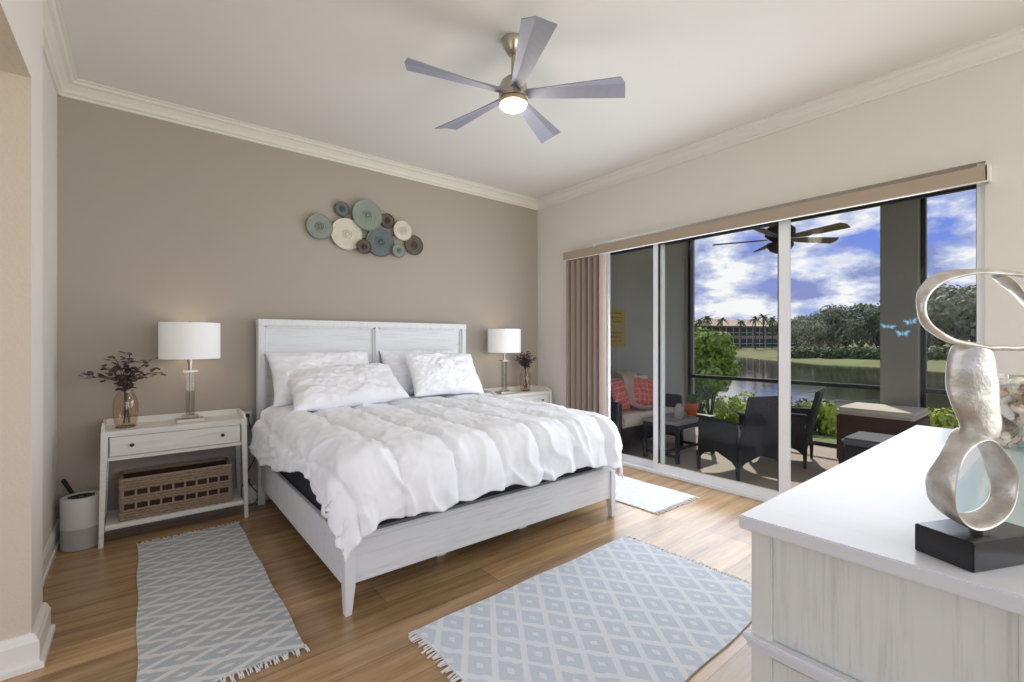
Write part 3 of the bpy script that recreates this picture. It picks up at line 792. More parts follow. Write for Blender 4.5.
sb = obj('base', bm, mat('black_lacquer', srgb(36, 38, 42), .25, bump=.02), sc)
bm = new(); lathe(bm, [(.017, 0), (.018, .002), (.016, .003)], 24, Matrix.Translation((.06, .025, .053)), sx=1.5); obj('maker_plate', bm, M_steel, sb)
def ribbon(bm, pts, closed, th=.008):
    """pts: (center Vector, width Vector, half width) -> rounded strip"""
    rings = []; n_ = len(pts)
    for i, (c, w, hw) in enumerate(pts):
        c0 = pts[(i-1) % n_][0] if closed or i else c; c1 = pts[(i+1) % n_][0] if closed or i < n_-1 else c
        tg = (c1-c0).normalized(); w = (w-tg*w.dot(tg)).normalized(); nr = tg.cross(w)
        ring = []
        for k in range(12):
            a = 2*PI*k/12; ca, sa = math.cos(a), math.sin(a)
            bulge = noise.noise(c*22+w*ca)*.0035
            ring.append(bm.verts.new(c+w*hw*ca*(1+noise.noise(c*14+Vector((0, 0, 5)))*.18)+nr*(sa*th+bulge-.006*(1-ca*ca)*0)))
        rings.append(ring)
    for i in range(n_ if closed else n_-1):
        a, b_ = rings[i], rings[(i+1) % n_]
        for k in range(12): bm.faces.new((a[k], a[(k+1) % 12], b_[(k+1) % 12], b_[k]))
    if not closed: bm.faces.new(rings[0][::-1]); bm.faces.new(rings[-1])
bm = new()
Yv = Vector((0, 1, 0)); Xv = Vector((1, 0, 0)); Zv = Vector((0, 0, 1))
# foot stem
lathe(bm, [(.018, .052), (.012, .06), (.014, .075)], 16)
# lower ring
pts = []
for i in range(56):
    a = 2*PI*i/56; x = -.014+.080*math.cos(a)*(1-.10*math.sin(a)); z = .150+.082*math.sin(a)
    tw = .30*math.sin(a*1.0+.4)
    pts.append((Vector((x, .006*math.sin(2*a), z)), Yv*math.cos(tw)+Vector((math.cos(a), 0, math.sin(a)))*math.sin(tw), .027+.006*math.sin(a*2)))
ribbon(bm, pts, True, .006)
# neck: broad folded sheet facing the viewer
ctr = smoothpath([(.006, .0, .225), (.002, -.002, .26), (-.010, .0, .30), (-.018, .0, .345), (-.018, .0, .385), (-.016, 0, .398)], 7); pts = []
for i, c in enumerate(ctr):
    s = i/(len(ctr)-1); hw = .027+.011*math.sin(s*PI)
    ang = R(-42)+R(10)*math.sin(s*4)
    pts.append((c, Xv*math.cos(ang)+Yv*math.sin(ang), hw))
ribbon(bm, pts, False, .016)
# upper loop
pts = []
for i in range(80):
    a = 2*PI*i/80; ca, sa = math.cos(a), math.sin(a)
    x = .056+.230*math.copysign(abs(ca)**.85, ca); z = .472+.072*math.copysign(abs(sa)**.9, sa)
    if sa < 0: z = .470-(.070+.014*max(0, ca+.4)/1.4)*abs(sa)**.9
    tw = .30+1.1*max(0, ca)**2; hw = .0075+.022*max(0, ca)**1.5+.010*max(0, sa)
    pts.append((Vector((x, .02*ca, z)), Yv*math.cos(tw)+Vector((ca, 0, sa))*math.sin(tw), hw))
ribbon(bm, pts, True, .0055)
# twisting inner strand
pts = []
for i, c in enumerate(smoothpath([(.060, .004, .538), (.090, .0, .518), (.125, -.01, .475), (.155, .0, .435), (.19, .005, .41)], 7)):
    pts.append((c, Yv*math.cos(i*.06)+Xv*math.sin(i*.06), .012+.0006*i))
ribbon(bm, pts, False, .0055)
fg = obj('loop_figure', bm, M_leafs, sc, True, angle=60)
md = fg.modifiers.new('sub', 'SUBSURF'); md.levels = 1; md.render_levels = 1

# ---------------- greenish glass slab and shell bowl
bm = new(); box(bm, 1.50, 2.78, .032, .222, DZt+.0005, DZt+.012, .002)
o = obj('glass_tray', bm, None or thin_glass('green_plate_glass', (.93, .975, .96), .05, .12), None)
tag(o, 'long pale green glass plate lying on the dresser top', 'glass plate')
BC = Vector((2.62, .155, DZt+.013))
bw = thing('glass_bowl', 'flared clear glass bowl full of seashells on the dresser', 'bowl', BC)
bm = new()
out = [(.02, 0), (.085, .002), (.09, .02), (.105, .10), (.130, .20), (.150, .265)]
lathe(bm, [(.001, 0)]+out[1:]+[(a-.004, z) for a, z in out[:1:-1]]+[(.085, .008), (.001, .008)], 48, cap=False, sy=.80)
obj('bowl_glass', bm, M_clear, bw, True, angle=80)
SH = [mat('shell_'+n_, c, .4, bump=.3, bscale=60, vary=.18, vscale=25) for n_, c in (('ivory', srgb(236, 226, 210)), ('pink', srgb(236, 208, 192)), ('tan', srgb(218, 192, 164)), ('white', srgb(240, 238, 232)))]
def scallop():
    bm = new(); n_ = 22; c = bm.verts.new((0, -.018, .003)); rows = []
    for q in (.35, .7, 1):
        row = []
        for i in range(n_+1):
            a = R(-20)+R(220)*i/n_; rr = .024*q*(1+.05*math.cos(i*PI)); row.append(bm.verts.new((rr*math.cos(a), rr*math.sin(a)*.95, .011*(1-q*q)+.0012*math.cos(i*PI))))
        rows.append(row)
    for i in range(n_):
        bm.faces.new((c, rows[0][i], rows[0][i+1]))
        for a, b_ in zip(rows, rows[1:]): bm.faces.new((a[i], b_[i], b_[i+1], a[i+1]))
    geom = bmesh.ops.solidify(bm, geom=bm.faces[:], thickness=.002); return bm
def spiral():
    bm = new(); pts = []; rad = []
    for i in range(40):
        s = i/39; a = s*2*PI*2.6; rr = .017*(1-s)+.001; pts.append((rr*math.cos(a), rr*math.sin(a), .024*s)); rad.append(.010*(1-s)+.0012)
    tube(bm, pts, rad, 8); return bm
def cone_shell():
    bm = new(); lathe(bm, [(.001, -.026), (.006, -.02), (.012, -.006), (.015, .008), (.012, .014), (.013, .017), (.008, .022), (.009, .024), (.003, .031)], 16); return bm
protos = []
random.seed(11)
kinds = [('ribbed fan', scallop), ('coiled', spiral), ('cone', cone_shell)]
meshes = []
for kn, fn in kinds:
    for m_, cn in zip(SH, ('ivory', 'pinkish', 'tan', 'white')):
        o = obj('seashell', fn(), m_, None, True); meshes.append((o.data, kn, cn)); COL.objects.unlink(o); bpy.data.objects.remove(o)
ns_ = 0
for lay in range(8):
    z = .020+lay*.029; rad = .080+z*.19
    for k in range(9 if lay > 2 else 6):
        a = 2*PI*k/(9 if lay > 2 else 6)+lay*.5; rr = rad-.030 if k % 3 else (rad-.030)*.5
        me_, kn, cn = random.choice(meshes)
        o = bpy.data.objects.new('seashell', me_); COL.objects.link(o)
        o.location = BC+Vector((rr*math.cos(a), rr*math.sin(a)*.72, z+random.uniform(-.004, .004)))
        o.rotation_euler = (random.uniform(0, 6), random.uniform(0, 6), random.uniform(0, 6)); s = random.uniform(1.25, 1.6); o.scale = (s, s, s)
        tag(o, '%s %s seashell among the shells heaped in the glass bowl' % (cn, kn), 'seashell', 'seashells in the glass bowl'); ns_ += 1
# small frame behind the bowl
pf = thing('picture_frame', 'small silver-grey photo frame standing behind the shell bowl', 'picture frame', (2.86, .10, DZt), R(-78))
T = Matrix.Rotation(R(-10), 4, 'X')
bm = new()
for b_ in ((-.09, -.07, -.01, .01, 0, .27), (.07, .09, -.01, .01, 0, .27), (-.07, .07, -.01, .01, 0, .02), (-.07, .07, -.01, .01, .25, .27)): box(bm, *b_, .002, M=T)
obj('frame', bm, M_steel, pf)
bm = new(); box(bm, -.07, .07, -.002, .004, .02, .25, M=T); obj('mat_board', bm, M_trim, pf)
bm = new(); box(bm, -.02, .02, .012, .016, .0, .2, M=Matrix.Rotation(R(12), 4, 'X')); obj('easel_back', bm, M_trim, pf)

# ================================================================== LANAI (outside the door)
FZ = -.05
M_pav = mat('patio_pavers', srgb(184, 168, 150), .8, bump=.2, bscale=30, vary=.14, vscale=3)
M_stucco = mat('grey_stucco', srgb(164, 163, 159), .9, bump=.5, bscale=60)
M_soff = mat('lanai_soffit', srgb(200, 200, 198), .85)
bm = new(); box(bm, 4.2, 7.2, -2.6, 4.09, FZ-.2, FZ); struct('floor_patio', bm, M_pav)
bm = new(); box(bm, 4.2, 7.25, 4.09, 4.25, -.3, CZ+.3); struct('wall_patio_end', bm, M_stucco)
bm = new(); box(bm, 4.2, 7.4, -2.6, 4.25, CZ+.25, CZ+.4); struct('ceiling_patio', bm, M_soff)
bm = new(); box(bm, 6.92, 7.2, -2.6, 4.25, 3.06, CZ+.25); struct('trim_4', bm, M_stucco)
bm = new(); box(bm, 6.85, 7.08, 1.165, 1.51, -.3, 3.06, .004)
struct('trim_5', bm, M_stucco)
bm = new(); box(bm, 6.97, 7.15, 4.05, 4.09, -.3, 3.06); struct('trim_6', bm, M_stucco)
sf = thing('screen_frame', 'black aluminium patio screen frame with low chair rail', 'screen enclosure', (7.0, 1.5, FZ))
def sfb(name, *b): bm = new(); box(bm, b[0]-7, b[1]-7, b[2]-1.5, b[3]-1.5, b[4]-FZ, b[5]-FZ, .003); obj(name, bm, M_blackalu, sf)
for y0, y1 in ((1.51, 4.0), (-2.6, 1.12)):
    sfb('chair_rail', 6.98, 7.03, y0, y1, .735, .785); sfb('bottom_rail', 6.98, 7.03, y0, y1, FZ, .0); sfb('top_rail', 6.98, 7.03, y0, y1, 3.0, 3.06)
for y in (4.0, 1.118): sfb('mullion', 6.96, 7.04, y, y+.045, FZ, 3.06)

# butterflies on the glass
M_bf = mat('blue_film', srgb(92, 178, 232), .4); M_bfl = mat('pale_blue_film', srgb(170, 214, 240), .4)
def butterfly(label, x, y, z, s, rot):
    r = thing('butterfly_decal', label, 'sticker', (x, y, z), 0, 'blue butterfly decals on the glass')
    r.rotation_euler = (rot, 0, 0)
    for sy in (-1, 1):
        bm = new()
        up = [(0, 0), (.012, .012), (.026, .020), (.036, .017), (.034, .006), (.022, -.001), (.028, -.010), (.022, -.019), (.010, -.015), (.002, -.006)]
        prism(bm, [(sy*a*s, b_*s) for a, b_ in up], 0, .0012, Matrix(((0, 0, 1, 0), (1, 0, 0, 0), (0, 1, 0, 0), (0, 0, 0, 1))))
        w = obj('wing', bm, M_bf, r)
        bm = new(); prism(bm, [(sy*(a*.6+.006)*s, b_*.6*s) for a, b_ in up], -.0006, 0, Matrix(((0, 0, 1, 0), (1, 0, 0, 0), (0, 1, 0, 0), (0, 0, 0, 1)))); obj('wing_pattern', bm, M_bfl, w)
    bm = new(); lathe(bm, [(.001, -.018*s), (.002*s, -.01*s), (.002*s, .012*s), (.001, .018*s)], 8); obj('body', bm, M_bfl, r)
    return r
GX = DX+.035+.012
butterfly('leftmost flat blue butterfly sticker on the glass over the grey post', GX, .858, 1.432, 1.3, R(8)).scale = (1, 1, .6)
butterfly('blue butterfly sticker highest and nearest the loop sculpture', GX, .735, 1.462, 1.1, R(-12))
butterfly('blue butterfly sticker lowest of the three on the glass', GX, .778, 1.383, 1.15, R(0))

# outdoor ceiling fan
of = thing('patio_fan', 'dark bronze outdoor fan with brown blades hanging over the patio', 'ceiling fan', (5.51, 2.10, CZ+.25))
M_br = mat('dark_bronze', srgb(58, 50, 46), .45, .4); M_brw = mat('brown_blade', srgb(104, 84, 66), .5)
bm = new(); lathe(bm, [(.07, 0), (.06, -.04), (.02, -.07)], 24); obj('canopy', bm, M_br, of, True)
bm = new(); lathe(bm, [(.013, -.06), (.013, -.72)], 12); obj('downrod', bm, M_br, of, True)
bm = new(); lathe(bm, [(.03, -.70), (.11, -.73), (.15, -.77), (.15, -.83), (.10, -.88), (.06, -.90)], 32); obj('motor_housing', bm, M_br, of, True)
bm = new(); lathe(bm, [(.06, -.90), (.13, -.92), (.135, -.95), (.10, -1.0), (.04, -1.03), (.005, -1.035)], 32); obj('light_bowl', bm, M_br, of, True)
for k in range(5):
    bm = new(); prism(bm, [(.12, -.02), (.25, -.055), (.66, -.075), (.69, -.02), (.68, .06), (.25, .055), (.12, .02)], -.006, .004)
    b_ = obj('blade', bm, M_brw, of); b_.location = (0, 0, -.87); b_.rotation_euler = (R(-14), 0, R(-31+72*k))

# yellow sign
sg = thing('wall_sign', 'two-part mustard yellow sign hanging on the grey patio wall', 'sign', (5.00, 4.088, 1.50))
M_sign = mat('mustard_board', srgb(176, 150, 72), .7, vary=.15, vscale=12); M_ink = mat('brown_ink', srgb(118, 98, 52), .7)
for z0, z1 in ((.03, .27), (-.24, .0)):
    bm = new(); box(bm, -.36, .36, -.015, 0, z0, z1, .003); bd = obj('board', bm, M_sign, sg)
    bm = new(); rnd = random.Random(int(z0*100)+50)
    for rI in range(3):
        x = -.30
        while x < .26:
            L = rnd.uniform(.02, .06); box(bm, x, x+L, -.018, -.014, z1-.06-rI*.06, z1-.045-rI*.06); x += L+.015
    obj('lettering', bm, M_ink, bd)

# patio furniture
M_wk = mat('dark_wicker', srgb(46, 45, 50), .8, bump=.6, bscale=70, vary=.2, vscale=60)
M_wkb = mat('brown_wicker', srgb(88, 66, 56), .7, bump=.6, bscale=70, vary=.25, vscale=50)
M_cush = mat('cream_cushion', srgb(222, 212, 198), .9, vary=.08)
def soft(bm, x0, x1, y0, y1, z0, z1, b): box(bm, x0, x1, y0, y1, z0, z1, b, seg=4)
lv = thing('loveseat', 'dark wicker loveseat with cream cushions against the grey patio wall', 'loveseat', (4.98, 3.70, FZ+.0))
bm = new(); box(bm, -.60, .60, -.30, .30, .16, .34, .01); obj('seat_base', bm, M_wk, lv)
bm = new(); box(bm, -.66, .66, .22, .34, .16, .86, .03); obj('backrest', bm, M_wk, lv)
for s in (-1, 1):
    a, b_ = sorted((s*.68, s*.60)); bm = new(); box(bm, a, b_, -.34, .30, .10, .66, .02); obj('arm', bm, M_wk, lv)
    for y in (-.30, .28): bm = new(); box(bm, s*.64-.025, s*.64+.025, y-.025, y+.025, 0, .16, .003); obj('leg', bm, M_wk, lv)
bm = new(); soft(bm, -.58, .58, -.33, .20, .345, .50, .04); obj('seat_cushion', bm, M_cush, lv, True)
bm = new(); soft(bm, -.58, .58, .06, .21, .505, .90, .05); obj('back_cushion', bm, M_cush, lv, True)
def plaid(name, c1, c2, sc_):
    m = bpy.data.materials.new(name); m.use_nodes = True; t = NT(m.node_tree); p = t.n['Principled BSDF']; v = t.coords('Object'); s = t.n.new('ShaderNodeSeparateXYZ'); t.l.new(v, s.inputs[0])
    a = t.math('GREATER_THAN', t.math('SINE', t.math('MULTIPLY', s.outputs[0], sc_)), .55); b = t.math('GREATER_THAN', t.math('SINE', t.math('MULTIPLY', s.outputs[1], sc_)), .55)
    t.l.new(t.mix(t.math('MULTIPLY', t.math('ADD', a, b), .4), c1, c2), p.inputs['Base Color']); p.inputs['Roughness'].default_value = .9; return m
M_pl = plaid('coral_plaid', srgb(214, 104, 98), srgb(232, 168, 160), 90)
for (x, y, z, rx, ry, rz, lb) in ((4.62, 3.60, .66, 70, 0, 20, 'coral red plaid cushion at the left arm of the patio loveseat'), (5.14, 3.62, .66, 68, 8, -14, 'coral red cushion leaning at the middle of the patio loveseat')):
    o = pillow('throw_pillow', .42, .42, .15, int(x*10), lb, (x, y, z), (R(rx), R(ry), R(rz))); o.data.materials[0] = M_pl; o['category'] = 'cushion'; o['group'] = 'coral cushions on the loveseat'
bm = new()
N = 16; rows = []
for i in range(N+1):
    s = i/N; 
    path = [(-.0, .30, .55), (0, .24, .93), (0, .05, .94), (0, -.02, .75), (.03, -.10, .56), (.05, -.25, .53)]
    pp = smoothpath(path, 3); rows.append([bm.verts.new((p_.x-.18+.30*s+.04*p_.y, p_.y, p_.z+.012*math.sin(s*14)+.006)) for p_ in pp])
for a, b_ in zip(rows, rows[1:]):
    for q in range(len(a)-1): bm.faces.new((a[q], a[q+1], b_[q+1], b_[q]))
bmesh.ops.solidify(bm, geom=bm.faces[:], thickness=.012)
tag(obj('throw_blanket', bm, mat('cream_knit', srgb(240, 226, 208), .95, bump=.5, bscale=90), None, True, (4.98, 3.66, FZ)), 'cream throw blanket draped over the loveseat back', 'blanket')

tb = thing('patio_table', 'low grey patio coffee table with open dark frame beside the loveseat', 'table', (5.08, 3.06, FZ))
M_tt = mat('grey_tabletop', srgb(150, 148, 146), .5)
bm = new(); box(bm, -.42, .42, -.24, .24, .43, .465, .006); obj('tabletop', bm, M_tt, tb)
for sx in (-1, 1):
    for sy in (-1, 1): bm = new(); box(bm, sx*.39-.02, sx*.39+.02, sy*.21-.02, sy*.21+.02, 0, .43, .003); obj('leg', bm, M_wk, tb)
bm = new()
for sx in (-1, 1): box(bm, sx*.39-.015, sx*.39+.015, -.21, .21, .06, .09); box(bm, sx*.39-.015, sx*.39+.015, -.21, .21, .38, .43)
for sy in (-1, 1): box(bm, -.39, .39, sy*.21-.015, sy*.21+.015, .38, .43)
box(bm, -.39, .39, -.015, .015, .06, .09)
obj('stretcher', bm, M_wk, tb)
bm = new(); lathe(bm, [(.05, 0), (.058, .01), (.075, .12), (.08, .125), (.08, .145), (.072, .145), (.07, .125), (.01, .12)], 28)
tag(obj('terracotta_pot', bm, mat('terracotta', srgb(222, 110, 62), .8), None, True, (5.30, 3.03, FZ+.466)), 'small orange terracotta pot on the patio table', 'flower pot')
M_grn = mat('leaf_green', srgb(74, 112, 48), .6, vary=.3, vscale=10)
bm = new(); random.seed(5)
tube(bm, [(0, 0, .12), (0, 0, .17)], .012, 6)
for k in range(46):
    a = random.uniform(0, 6.28); d = Vector((math.cos(a)*.6, math.sin(a)*.6, random.uniform(.5, 1.6))); leaf(bm, Vector((0, 0, .125))+d.normalized()*random.uniform(.01, .08), d, Vector((0, 0, 1)), .07)
tag(obj('potted_plant', bm, M_grn, None, False, (5.30, 3.03, FZ+.466)), 'leafy green plant growing in the orange pot', 'plant')
bm = new(); lathe(bm, [(.035, 0), (.05, .02), (.055, .08), (.05, .13), (.03, .16), (.032, .18), (.026, .18), (.024, .16), (.001, .15)], 24)
tag(obj('stoneware_jug', bm, mat('mottled_stoneware', srgb(176, 170, 160), .5, vary=.3, vscale=30), None, True, (4.90, 2.96, FZ+.466)), 'mottled grey stoneware jug on the patio table', 'jug')

def armchair(name, label, loc, rz, m_, backh=.82, grp=None):
    """faces local +y; origin at floor centre"""
    r = thing(name, label, 'chair', loc, rz, grp)
    bm = new()
    # skirted shell: seat frame with arched lower edge
    for fx in (-.28, .28):
        pr = [(-.27, .13), (-.2, .19), (0, .25), (.2, .19), (.27, .13), (.27, .34), (-.27, .34)]; n_ = len(pr)
        vv = [(fx-.012, y, z) for y, z in pr]+[(fx+.012, y, z) for y, z in pr]
        add_geom(bm, vv, [tuple(range(n_)), tuple(range(n_, 2*n_))[::-1]]+[(i, (i+1) % n_, n_+(i+1) % n_, n_+i) for i in range(n_)])
    for fy in (-.27, .27):
        pr = [(-.28, .13), (-.2, .19), (0, .25), (.2, .19), (.28, .13), (.28, .34), (-.28, .34)]; n_ = len(pr)
        vv = [(x, fy-.012, z) for x, z in pr]+[(x, fy+.012, z) for x, z in pr]
        add_geom(bm, vv, [tuple(range(n_)), tuple(range(n_, 2*n_))[::-1]]+[(i, (i+1) % n_, n_+(i+1) % n_, n_+i) for i in range(n_)])
    obj('apron', bm, m_, r)
    bm = new(); box(bm, -.27, .27, -.26, .27, .34, .40, .015); obj('seat', bm, m_, r)
    bm = new(); box(bm, -.27, .27, -.02, .02, 0, backh-.34, .012, M=Matrix.Translation((0, -.27, .34)) @ Matrix.Rotation(R(13), 4, 'X')); obj('backrest', bm, m_, r)
    for s in (-1, 1):
        bm = new(); box(bm, s*.28-.014, s*.28+.014, -.27, .27, .34, .56, .01); box(bm, s*.28-.03, s*.28+.03, -.29, .29, .56, .585, .008); obj('arm', bm, m_, r)
        for y in (-.27, .27): bm = new(); taper_box(bm, (s*.28-.013, s*.28+.013, y-.013, y+.013), (s*.28-.02, s*.28+.02, y-.02, y+.02), 0, .2); obj('leg', bm, m_, r)
    return r
ch = armchair('patio_chair', 'dark wicker patio armchair seen from behind near the table', (4.86, 2.25, FZ), R(-20), M_wk, .86, 'dark wicker patio armchairs')
dup(ch, (5.80, 2.20, FZ), R(12), 'dark wicker armchair side-on, nearer the screen and its middle post')
# brown ottoman box with tan pad and grey one in front
ob = thing('wicker_bench', 'brown wicker box bench with tan top by the grey post', 'bench', (6.44, 1.32, FZ))
bm = new(); box(bm, -.34, .34, -.27, .42, .04, .56, .015); obj('wicker_body', bm, M_wkb, ob)
bm = new(); soft(bm, -.35, .35, -.28, .43, .562, .64, .03); obj('cushion', bm, M_cush, ob, True)
bm = new(); box(bm, -.33, .33, -.25, .40, .0, .04); obj('plinth', bm, M_wk, ob)
ot = thing('ottoman', 'grey upholstered ottoman in front of the brown bench', 'ottoman', (5.66, 1.22, FZ))
bm = new(); box(bm, -.27, .27, -.27, .27, .05, .36, .02); obj('body', bm, M_wk, ot)
bm = new(); soft(bm, -.28, .28, -.28, .28, .362, .43, .025); obj('pad', bm, mat('slate_cushion', srgb(112, 112, 120), .9), ot, True)
for sx in (-1, 1):
    for sy in (-1, 1): bm = new(); box(bm, sx*.23-.02, sx*.23+.02, sy*.23-.02, sy*.23+.02, 0, .05); obj('leg', bm, M_wk, ot)

# ================================================================== LANDSCAPE
LZ = -1.25
def far_shore(y): return 52+.80*(y-8)+1.6*math.sin(y*.22)+.8*math.sin(y*.6)
def near_shore(y): return 19.5+.6*math.sin(y*.35)
def gz(x, y):
    ns, fs = near_shore(y), far_shore(y)
    if x < ns: s = max(0, (x-7.2)/(ns-7.2)); return -.22+(LZ+.02+.22)*s**1.3
    if x < fs: s = min(1, min(x-ns, fs-x)/3); return LZ-.02-1.2*s
    s = min(1, (x-fs)/22); return LZ+(1.0)*s**.8
bm = new(); xs = [7.2+i*.5 for i in range(40)]+[28+4*i for i in range(6)]+[50+1.5*i for i in range(60)]+[142+20*i for i in range(10)]
ys = [-40+2*i for i in range(90)]+[142+20*i for i in range(6)]
G = [[bm.verts.new((x, y, gz(x, y))) for y in ys] for x in xs]
for a, b_ in zip(G, G[1:]):
    for k in range(len(ys)-1): bm.faces.new((a[k], b_[k], b_[k+1], a[k+1]))
m = bpy.data.materials.new('lawn'); m.use_nodes = True; t = NT(m.node_tree); p = t.n['Principled BSDF']; v = t.coords('Object')
g1 = t.noise(v, .35, 5, .7); g2 = t.noise(v, 6, 4, .7)
c = t.ramp(g1, [(.3, srgb(96, 108, 58)), (.5, srgb(128, 138, 74)), (.7, srgb(150, 148, 100))]); c = t.mix(t.math('MULTIPLY', g2, .5), c, srgb(84, 104, 40)); c = t.mix(t.math('MULTIPLY', t.ramp(t.noise(t.coords('Object', (.25, .06, 1)), 1.5, 4, .6), [(.45, (0, 0, 0)), (.6, (1, 1, 1))]), .6), c, srgb(118, 104, 78))
t.l.new(c, p.inputs['Base Color']); p.inputs['Roughness'].default_value = .95
struct('ground', bm, m, True)
bm = new(); add_geom(bm, [(16, -60, LZ), (190, -60, LZ), (190, 150, LZ), (16, 150, LZ)], [(0, 1, 2, 3)])
m = bpy.data.materials.new('lake_water'); m.use_nodes = True; t = NT(m.node_tree); p = t.n['Principled BSDF']
p.inputs['Base Color'].default_value = (*srgb(66, 64, 50), 1); p.inputs['Roughness'].default_value = .04; p.inputs['Specular IOR Level'].default_value = .9
n1 = t.noise(t.coords('Object', (.5, 1.2, 1)), 1.6, 4, .6); b = t.node('ShaderNodeBump', inp={'Strength': .25, 'Distance': .05, 'Height': n1}); t.l.new(b.outputs[0], p.inputs['Normal'])
struct('water_lake', bm, m)

def leafmat(name, c, vary=.35):
    m = mat(name, c, .75, vary=vary, vscale=1.2); return m
LM = [leafmat('oak_foliage', srgb(148, 156, 122)), leafmat('olive_foliage', srgb(160, 162, 132)), leafmat('dark_foliage', srgb(122, 136, 100))]
M_trunk = mat('grey_bark', srgb(104, 94, 84), .9, bump=.5, bscale=8)
def crown(bm, rnd, R_, H_, n_blobs, n_leaves, size, z0):
    blobs = [(rnd.uniform(-R_*.6, R_*.6), rnd.uniform(-R_*.6, R_*.6), z0+rnd.uniform(.25, .8)*H_, rnd.uniform(.32, .5)*R_) for _ in range(n_blobs)]
    for k in range(n_leaves):
        bx, by, bz, br_ = rnd.choice(blobs)
        d = Vector((rnd.gauss(0, 1), rnd.gauss(0, 1), rnd.gauss(0, 1))).normalized()
        c = Vector((bx, by, bz))+Vector((d.x, d.y, d.z*.75))*br_*rnd.uniform(.72, 1.08)
        if c.z < z0*.5: c.z = z0*.5+rnd.uniform(0, .3)*size
        n_ = (d+Vector((rnd.uniform(-.8, .8), rnd.uniform(-.8, .8), rnd.uniform(-.4, 1)))).normalized()
        a = n_.cross(Vector((rnd.uniform(-1, 1), rnd.uniform(-1, 1), .3))).normalized(); b_ = n_.cross(a); s = size*rnd.uniform(.6, 1.3)
        v_ = [bm.verts.new(c+a*s), bm.verts.new(c+b_*s*.6), bm.verts.new(c-a*s), bm.verts.new(c-b_*s*.6)]
        bm.faces.new(v_)
def tree(label, loc, R_, H_, seed, m_, leaves=3600, size=.26, z0=.7, group='trees on the far bank', sc_=None):
    rnd = random.Random(seed); r = thing('tree', label, 'tree', loc, 0, group)
    bm = new(); crown(bm, rnd, R_, H_-z0, 16, leaves, size, z0); obj('crown', bm, m_, r)
    bm = new(); tube(bm, [(0, 0, -.4), (.1, 0, z0), (0, .1, z0+(H_-z0)*.5)], [.22, .16, .08], 8)
    for k in range(4):
        a = k*1.6; tube(bm, [(.1, 0, z0*.8), (math.cos(a)*R_*.4, math.sin(a)*R_*.4, z0+(H_-z0)*.4)], [.1, .05], 6)
    obj('trunk', bm, M_trunk, r); return r
TP = [tree('broad grey-green oak on the far bank, behind the middle door stile', (0, 0, 0), 4.2, 8.2, 21, LM[0]),
      tree('olive-green spreading tree on the far bank', (0, 0, 0), 4.6, 7.4, 22, LM[1]),
      tree('dark rounded tree on the far bank', (0, 0, 0), 3.6, 8.8, 23, LM[2])]
def dirpt(u, d): return (d*(.6286+.7777*u), d*(.7777-.6286*u))
def upx(px): return (px-512)/460.5
spots = [(797, 84, .8, 0), (812, 74, .72, 1), (829, 80, .85, 2), (846, 72, .92, 0), (862, 78, .95, 1), (878, 70, 1.0, 2), (893, 76, .95, 1), (908, 68, 1.0, 0),
         (926, 66, 1.0, 1), (940, 58, 1.12, 0), (956, 60, 1.2, 2), (971, 55, 1.12, 1), (786, 96, .8, 2), (838, 96, 1.05, 0), (870, 92, 1.1, 1), (990, 60, 1.1, 0), (1010, 58, 1.1, 2), (820, 100, .9, 1)]
used = set()
lbls = ['leftmost of the oaks behind the middle door stile', 'short tree just right of the middle stile', 'rounded dark tree a little left of the grey post', 'broad tree left of the grey post', 'tall olive tree beside the grey post', 'tall dark tree at the left edge of the grey post', 'tree behind the grey post', 'tree hidden behind the grey post and decals', 'tree at the right edge of the grey post', 'tall tree seen through the sculpture loop, left', 'dark tall tree centred in the sculpture loop', 'tree at the right door jamb in the loop', 'distant tree behind the middle stile', 'far tree rising behind the bank oaks', 'far pale tree behind the oaks at the post', 'tree beyond the right door jamb', 'dark tree beyond the right wall edge', 'distant olive tree in the second row of the bank']
for (px, d, s, k), lb in zip(spots, lbls):
    x, y = dirpt(upx(px), d); loc = (x, y, gz(x, y)-.1)
    if k not in used: used.add(k); r = TP[k]; r.location = loc; r.scale = (s, s, s); r['label'] = lb
    else: dup(TP[k], loc, random.uniform(0, 6), lb, (s, s, s))
# palms by the building
def palm(label, loc, H_, seed):
    rnd = random.Random(seed); r = thing('palm_tree', label, 'palm tree', loc, 0, 'palms by the far building')
    bm = new(); tube(bm, [(0, 0, -.3), (.1, 0, H_*.5), (0, 0, H_)], [.2, .15, .14], 8); obj('trunk', bm, M_trunk, r)
    bm = new()
    for k in range(26):
        a = rnd.uniform(0, 6.28); el = rnd.uniform(-.6, 1.0); L = rnd.uniform(1.5, 2.0); pts = []
        for q in range(6):
            s = q/5; pts.append(Vector((math.cos(a)*L*s*math.cos(el*.6), math.sin(a)*L*s*math.cos(el*.6), H_+L*s*math.sin(el)-.9*s*s)))
        sd = Vector((-math.sin(a), math.cos(a), 0))
        for q in range(5):
            w0, w1 = .30*(1-q/6), .30*(1-(q+1)/6)
            for sg_ in (-1, 1): bm.faces.new([bm.verts.new(v_) for v_ in (pts[q], pts[q+1], pts[q+1]+sd*sg_*w1-Vector((0, 0, .2*w1)), pts[q]+sd*sg_*w0-Vector((0, 0, .2*w0)))])
    obj('fronds', bm, LM[2], r); return r
PP = palm('palm standing left of the far building', (0, 0, 0), 6.6, 4)
